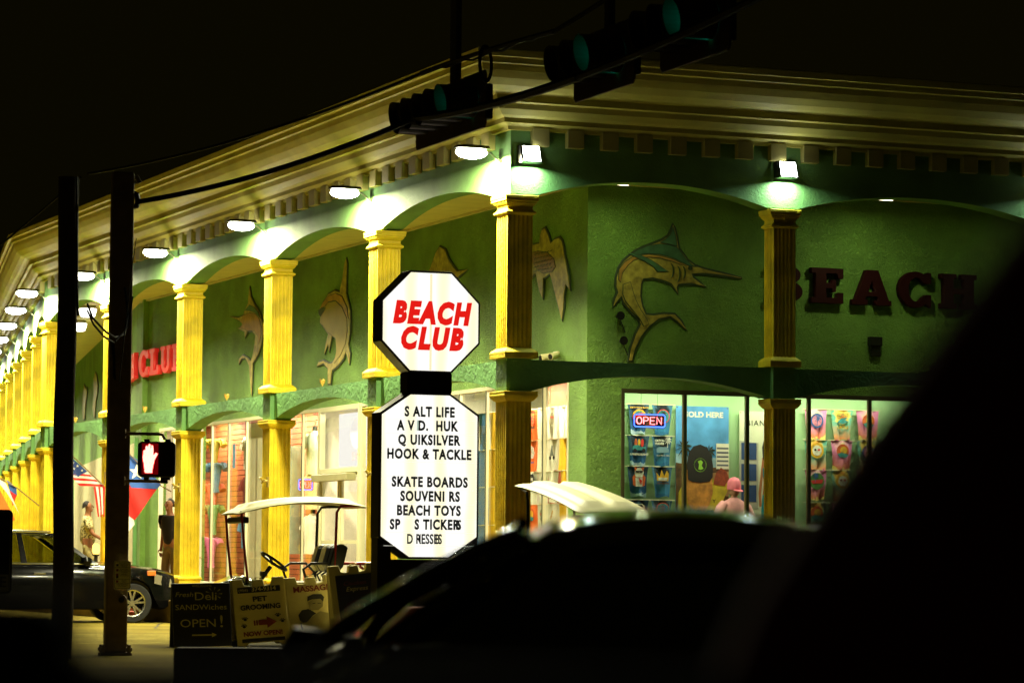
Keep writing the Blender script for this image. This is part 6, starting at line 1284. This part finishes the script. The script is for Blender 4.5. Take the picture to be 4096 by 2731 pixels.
for i in range(6):
    f0, f1 = i / 6, (i + 1) / 6
    L_ = lambda f: ((-.60 + .30 * f), (.24 - .30 * f)); R_ = lambda f: ((-.18 + .30 * f * .9) if f < 1 else .10, .20 - .36 * f)
    a_, b_ = L_(f0), ((-.19 + .36 * f0), .19 - .26 * f0); c_, d_ = ((-.19 + .36 * f1), .19 - .26 * f1), L_(f1)
    q.append(('stripe', [a_, b_, c_, d_], F_red if i % 2 else F_white, .002))
for i in range(5):
    x0_, x1_ = -.06 + .048 * i, -.06 + .048 * (i + 1)
    q.append(('stripe', [(x0_ - .0, -.07), (x1_, -.07), (.04 + .022 * (i + 1), -.62 + .05 * (i % 2)), (.04 + .022 * i, -.62 + .04 * (i % 2))], F_white if i % 2 else F_red, .01))
draped((-7.58, 57.2, 2.42), TH, 'stars and stripes flag drooping between the two dark poles', q, [(.17, .02, .20), (.14, .0, -.05), (-.66, .0, .66)],
       [(-.60, .50, .03), (-.52, .44, .03), (-.44, .36, .03), (-.36, .30, .028), (-.58, .40, .028), (-.50, .33, .028), (-.42, .25, .028), (-.57, .30, .026), (-.48, .24, .026), (-.28, .22, .024)])
draped((-6.70, 56.0, 2.35), TH * .6, 'lone star flag in blue, white and red hanging right of the steel pole', [('blue_field', [(-.30, .68), (.12, .38), (.44, .02), (-.18, .10)], F_tb, 0), ('blue_field', [(-.18, .10), (.44, .02), (.36, -.06), (-.1, -.04)], F_tb, 0), ('red_field', [(-.14, .0), (.36, -.06), (.06, -.50), (-.02, -.62)], F_red, .003), ('red_field', [(-.30, .14), (-.12, .04), (-.02, -.62), (-.12, -.55)], F_red, .004), ('white_field', [(-.34, .05), (-.16, -.02), (-.02, -.70), (-.16, -.85)], F_white, .006)],
       [(.62, .0, -.10), (.40, .0, .02), (-.34, .0, .76)], [(.0, .24, .15)])
draped((-10.55, 66.0, 2.25), TH, 'orange and white flag at the far left edge', [('white_field', [(-.5, .55), (-.1, .35), (.20, -.30), (-.10, .20)], F_white, 0), ('orange_field', [(-.75, .45), (-.40, .50), (.10, -.42), (-.55, -.20)], F_org, .004), ('orange_field', [(-.55, -.20), (.10, -.42), (-.25, -.62), (-.6, -.8)], F_org, .004), ('blue_field', [(-.08, .42), (.12, .26), (.14, .10), (-.02, .20)], F_tb, .003), ('red_field', [(-.02, .20), (.14, .10), (.05, -.14), (.02, .0)], F_red, .003)],
       [(.62, .0, -.12), (.12, .0, .26), (-.5, .0, .6)])
# rope hooks on the column shafts
hk = None
for i, (y, lab) in enumerate([(4.92 * 1, 'second'), (9.84, 'third'), (14.76, 'fourth'), (19.68, 'fifth')]):
    p_ = W(-.0, y + .10, 2.28)
    if hk is None:
        hk = empty('flag_bracket', p_, TH, 'x', 'flag bracket', 'empty flag brackets on the columns')
        g = G(); g.tube([(.05, .0, 0), (-.03, 0, .0), (-.09, 0, .06)], .022, 7); g.tube([(-.02, -.04, .03), (-.05, .04, -.03)], .013, 6); g.build('socket', mat('ochre_metal', (.35, .25, .03), .5), hk); o = hk
        G().box(.03, .06, -.03, .03, -.09, .07).build('plate', mat('ochre_metal', (.35, .25, .03), .5), hk)
    else: o = copy_tree(hk); o.location = p_
    o['label'] = 'small ochre flag bracket on the %s lower column from the corner' % lab
# sprouts on the beam ledge
sp0 = None
for i, (y, lab) in enumerate([(7.8, 'behind the top of the lettered panel, on the beam'), (12.7, 'on the beam under the sailfish cut-out'), (17.7, 'on the beam left of the third upper column'), (22.7, 'on the beam beside the wooden pole')]):
    if sp0 is None:
        sp0 = empty('ledge_sprout', W(.2, y, ZB), TH, 'x', 'plant', 'dry sprouts on the beam')
        g = G(); rnd = random.Random(3)
        for k_ in range(7):
            q = 2 * PI * k_ / 7; d = Vector((math.cos(q) * .05, math.sin(q) * .05, .11 + .03 * rnd.random())); s_ = Vector((-math.sin(q), math.cos(q), 0)) * .03
            g.add([(0, 0, 0), tuple(d * .6 + s_), tuple(d), tuple(d * .6 - s_)], [(0, 1, 2, 3)])
        g.build('leaves', mat('dry_yellow_leaf', (.6, .35, .06), .7), sp0); g = G(); g.tube([(0, 0, -.01), (0, 0, .05)], .006, 5); g.build('stem', M_pole, sp0); o = sp0
    else: o = copy_tree(sp0); o.location = W(.2, y, ZB)
    o['label'] = 'small dry yellow sprout ' + lab
# security cameras
t = empty('security_camera', W(2.05, 3.05, 3.93), TH, 'pair of cream bullet cameras on the wall above the beam', 'security camera')
G().box(-.04, 0, -.06, .10, .0, .06).build('mount', mat('cream_plastic', (.55, .5, .25), .5), t, bevel=.01)
for s, y in ((-1, .16), (1, -.10)):
    g = G(); g.tube([(-.02, y * .3, .03), (-.06, y, .0), (-.20, y * 1.3 - .06, -.03)], [.02, .045, .05], 10); cb = g.build('camera_body', mat('cream_plastic', (.55, .5, .25), .5), t, smooth=True)
    g = G(); g.tube([(-.201, y * 1.3 - .06, -.031), (-.206, y * 1.3 - .062, -.032)], .04, 10); g.build('lens', M_black, cb)
for x, z, lab in ((2.50, 4.43, 'upper black wall horn under the marlin tail'), (2.55, 4.09, 'lower black wall horn under the marlin tail')):
    t = empty('wall_horn', W(x, 2.05, z), TH, lab, 'horn', 'horns on the right wall'); g = G(); g.tube([(0, 0, 0), (0, -.06, 0), (0, -.12, 0)], [.02, .035, .062], 12); g.build('horn_cone', M_black, t, smooth=True); g = G(); g.tube([(.04, -.006, -.03), (.12, -.006, -.22)], .006, 5); g.build('lead', M_black, t)
t = empty('meter_box', W(6.50, 2.05, 4.12), TH, 'small dark box on the right wall below the dark red letters', 'box'); G().box(-.10, .10, -.09, 0, .03, .16).build('hood', M_lampcase, t, bevel=.01); G().box(-.07, .09, -.06, 0, -.12, .03).build('case', M_lampcase, t, bevel=.01)
# bistro table with plant behind the far column
t = empty('folding_table', W(1.45, 19.2, SW), TH, 'small folding table between the far window and the column', 'table'); g = G(); g.loft([[(r * math.cos(q), r * math.sin(q), z) for q in (2 * PI * k_ / 16 for k_ in range(16))] for r, z in ((.30, .68), (.30, .70))]); g.build('tabletop', M_dent, t)
for s in (-1, 1): g = G(); g.tube([(s * .22, -.1, 0), (-s * .22, .1, .68)], .012, 6); g.build('leg', M_black, t)
t = empty('potted_plant', W(1.45, 19.2, SW + .70), TH, 'leafy green plant standing on the small folding table', 'potted plant'); g = G(); g.loft([[(r * math.cos(q), r * math.sin(q), z) for q in (2 * PI * k_ / 12 for k_ in range(12))] for r, z in ((.05, 0), (.075, .11))]); g.build('pot', M_brick, t); g = G(); rnd = random.Random(8)
for k_ in range(14):
    q = 2 * PI * rnd.random(); r_ = .12 + .12 * rnd.random(); z = .15 + .22 * rnd.random(); c = Vector((r_ * math.cos(q), r_ * math.sin(q), z)); s_ = Vector((-math.sin(q), math.cos(q), 0)) * .05; g.add([(0, 0, .1), tuple(c * .6 + s_), tuple(c), tuple(c * .6 - s_)], [(0, 1, 2, 3)])
g.build('leaves', mat('leaf_green', (.06, .16, .04), .6), t)
# lane sign at the left edge
t = empty('lane_sign', (-5.08, 30.0, .78), 0, 'black road sign with a cream strip ending in NE at the left edge', 'road sign')
G().prism(rrect(.62, .80, .05), lambda u, v, d: (u, d, v + .35), 0, .006).build('plate', M_black, t); G().prism(rrect(.585, .765, .04), lambda u, v, d: (u, d, v + .35), -.002, -.0005).build('border', mat('sign_border', (.30, .28, .14), .5), t); G().prism(rrect(.57, .75, .035), lambda u, v, d: (u, d, v + .35), -.004, -.0025).build('field', M_black, t)
G().box(-.28, .28, -.006, -.0045, -.02, .13).build('strip', mat('sign_border', (.30, .28, .14), .5), t); text('lettering', 'LANE', .14, M_ink, t, (.09, -.008, .055), TR, .001, .002)
G().box(-.03, .03, .01, .06, -.78, .9).build('post', M_pole, t)

# ================================================================ OWN CAR: out of focus window frame close to the lens
M_trim = mat('dark_car_trim', (.006, .004, .002), .8, var=.1); M_trimr = mat('dark_maroon_lining', (.30, .02, .01), .8)
t = empty('car_window_frame', (0, 1.5, CAM_H), 0, 'very blurred black window frame of the photographer\'s own car along the right and bottom', 'car interior')
g = G(); s_ = 1.5 / 12500
def FP(u, v): return ((u - 2048) * s_ + (0), (2232 - v) * s_)
lp = [FP(4350, 500), FP(4096, 870), FP(3800, 1260), FP(3470, 1705), FP(3180, 2120), FP(3010, 2400), FP(2800, 2900), FP(4350, 2900)]
g.prism(lp, lambda u, v, d: (u, d, v), -.02, .05); g.build('pillar', M_trimr, t, bevel=.008)
lp = [FP(-300, 2370), FP(170, 2390), FP(275, 2450), FP(295, 2600), FP(360, 2662), FP(800, 2672), FP(1600, 2680), FP(3200, 2700), FP(3200, 3000), FP(-300, 3000)]
G().prism(lp, lambda u, v, d: (u, d, v), -.02, .05).build('sill', M_trim, t, bevel=.008)
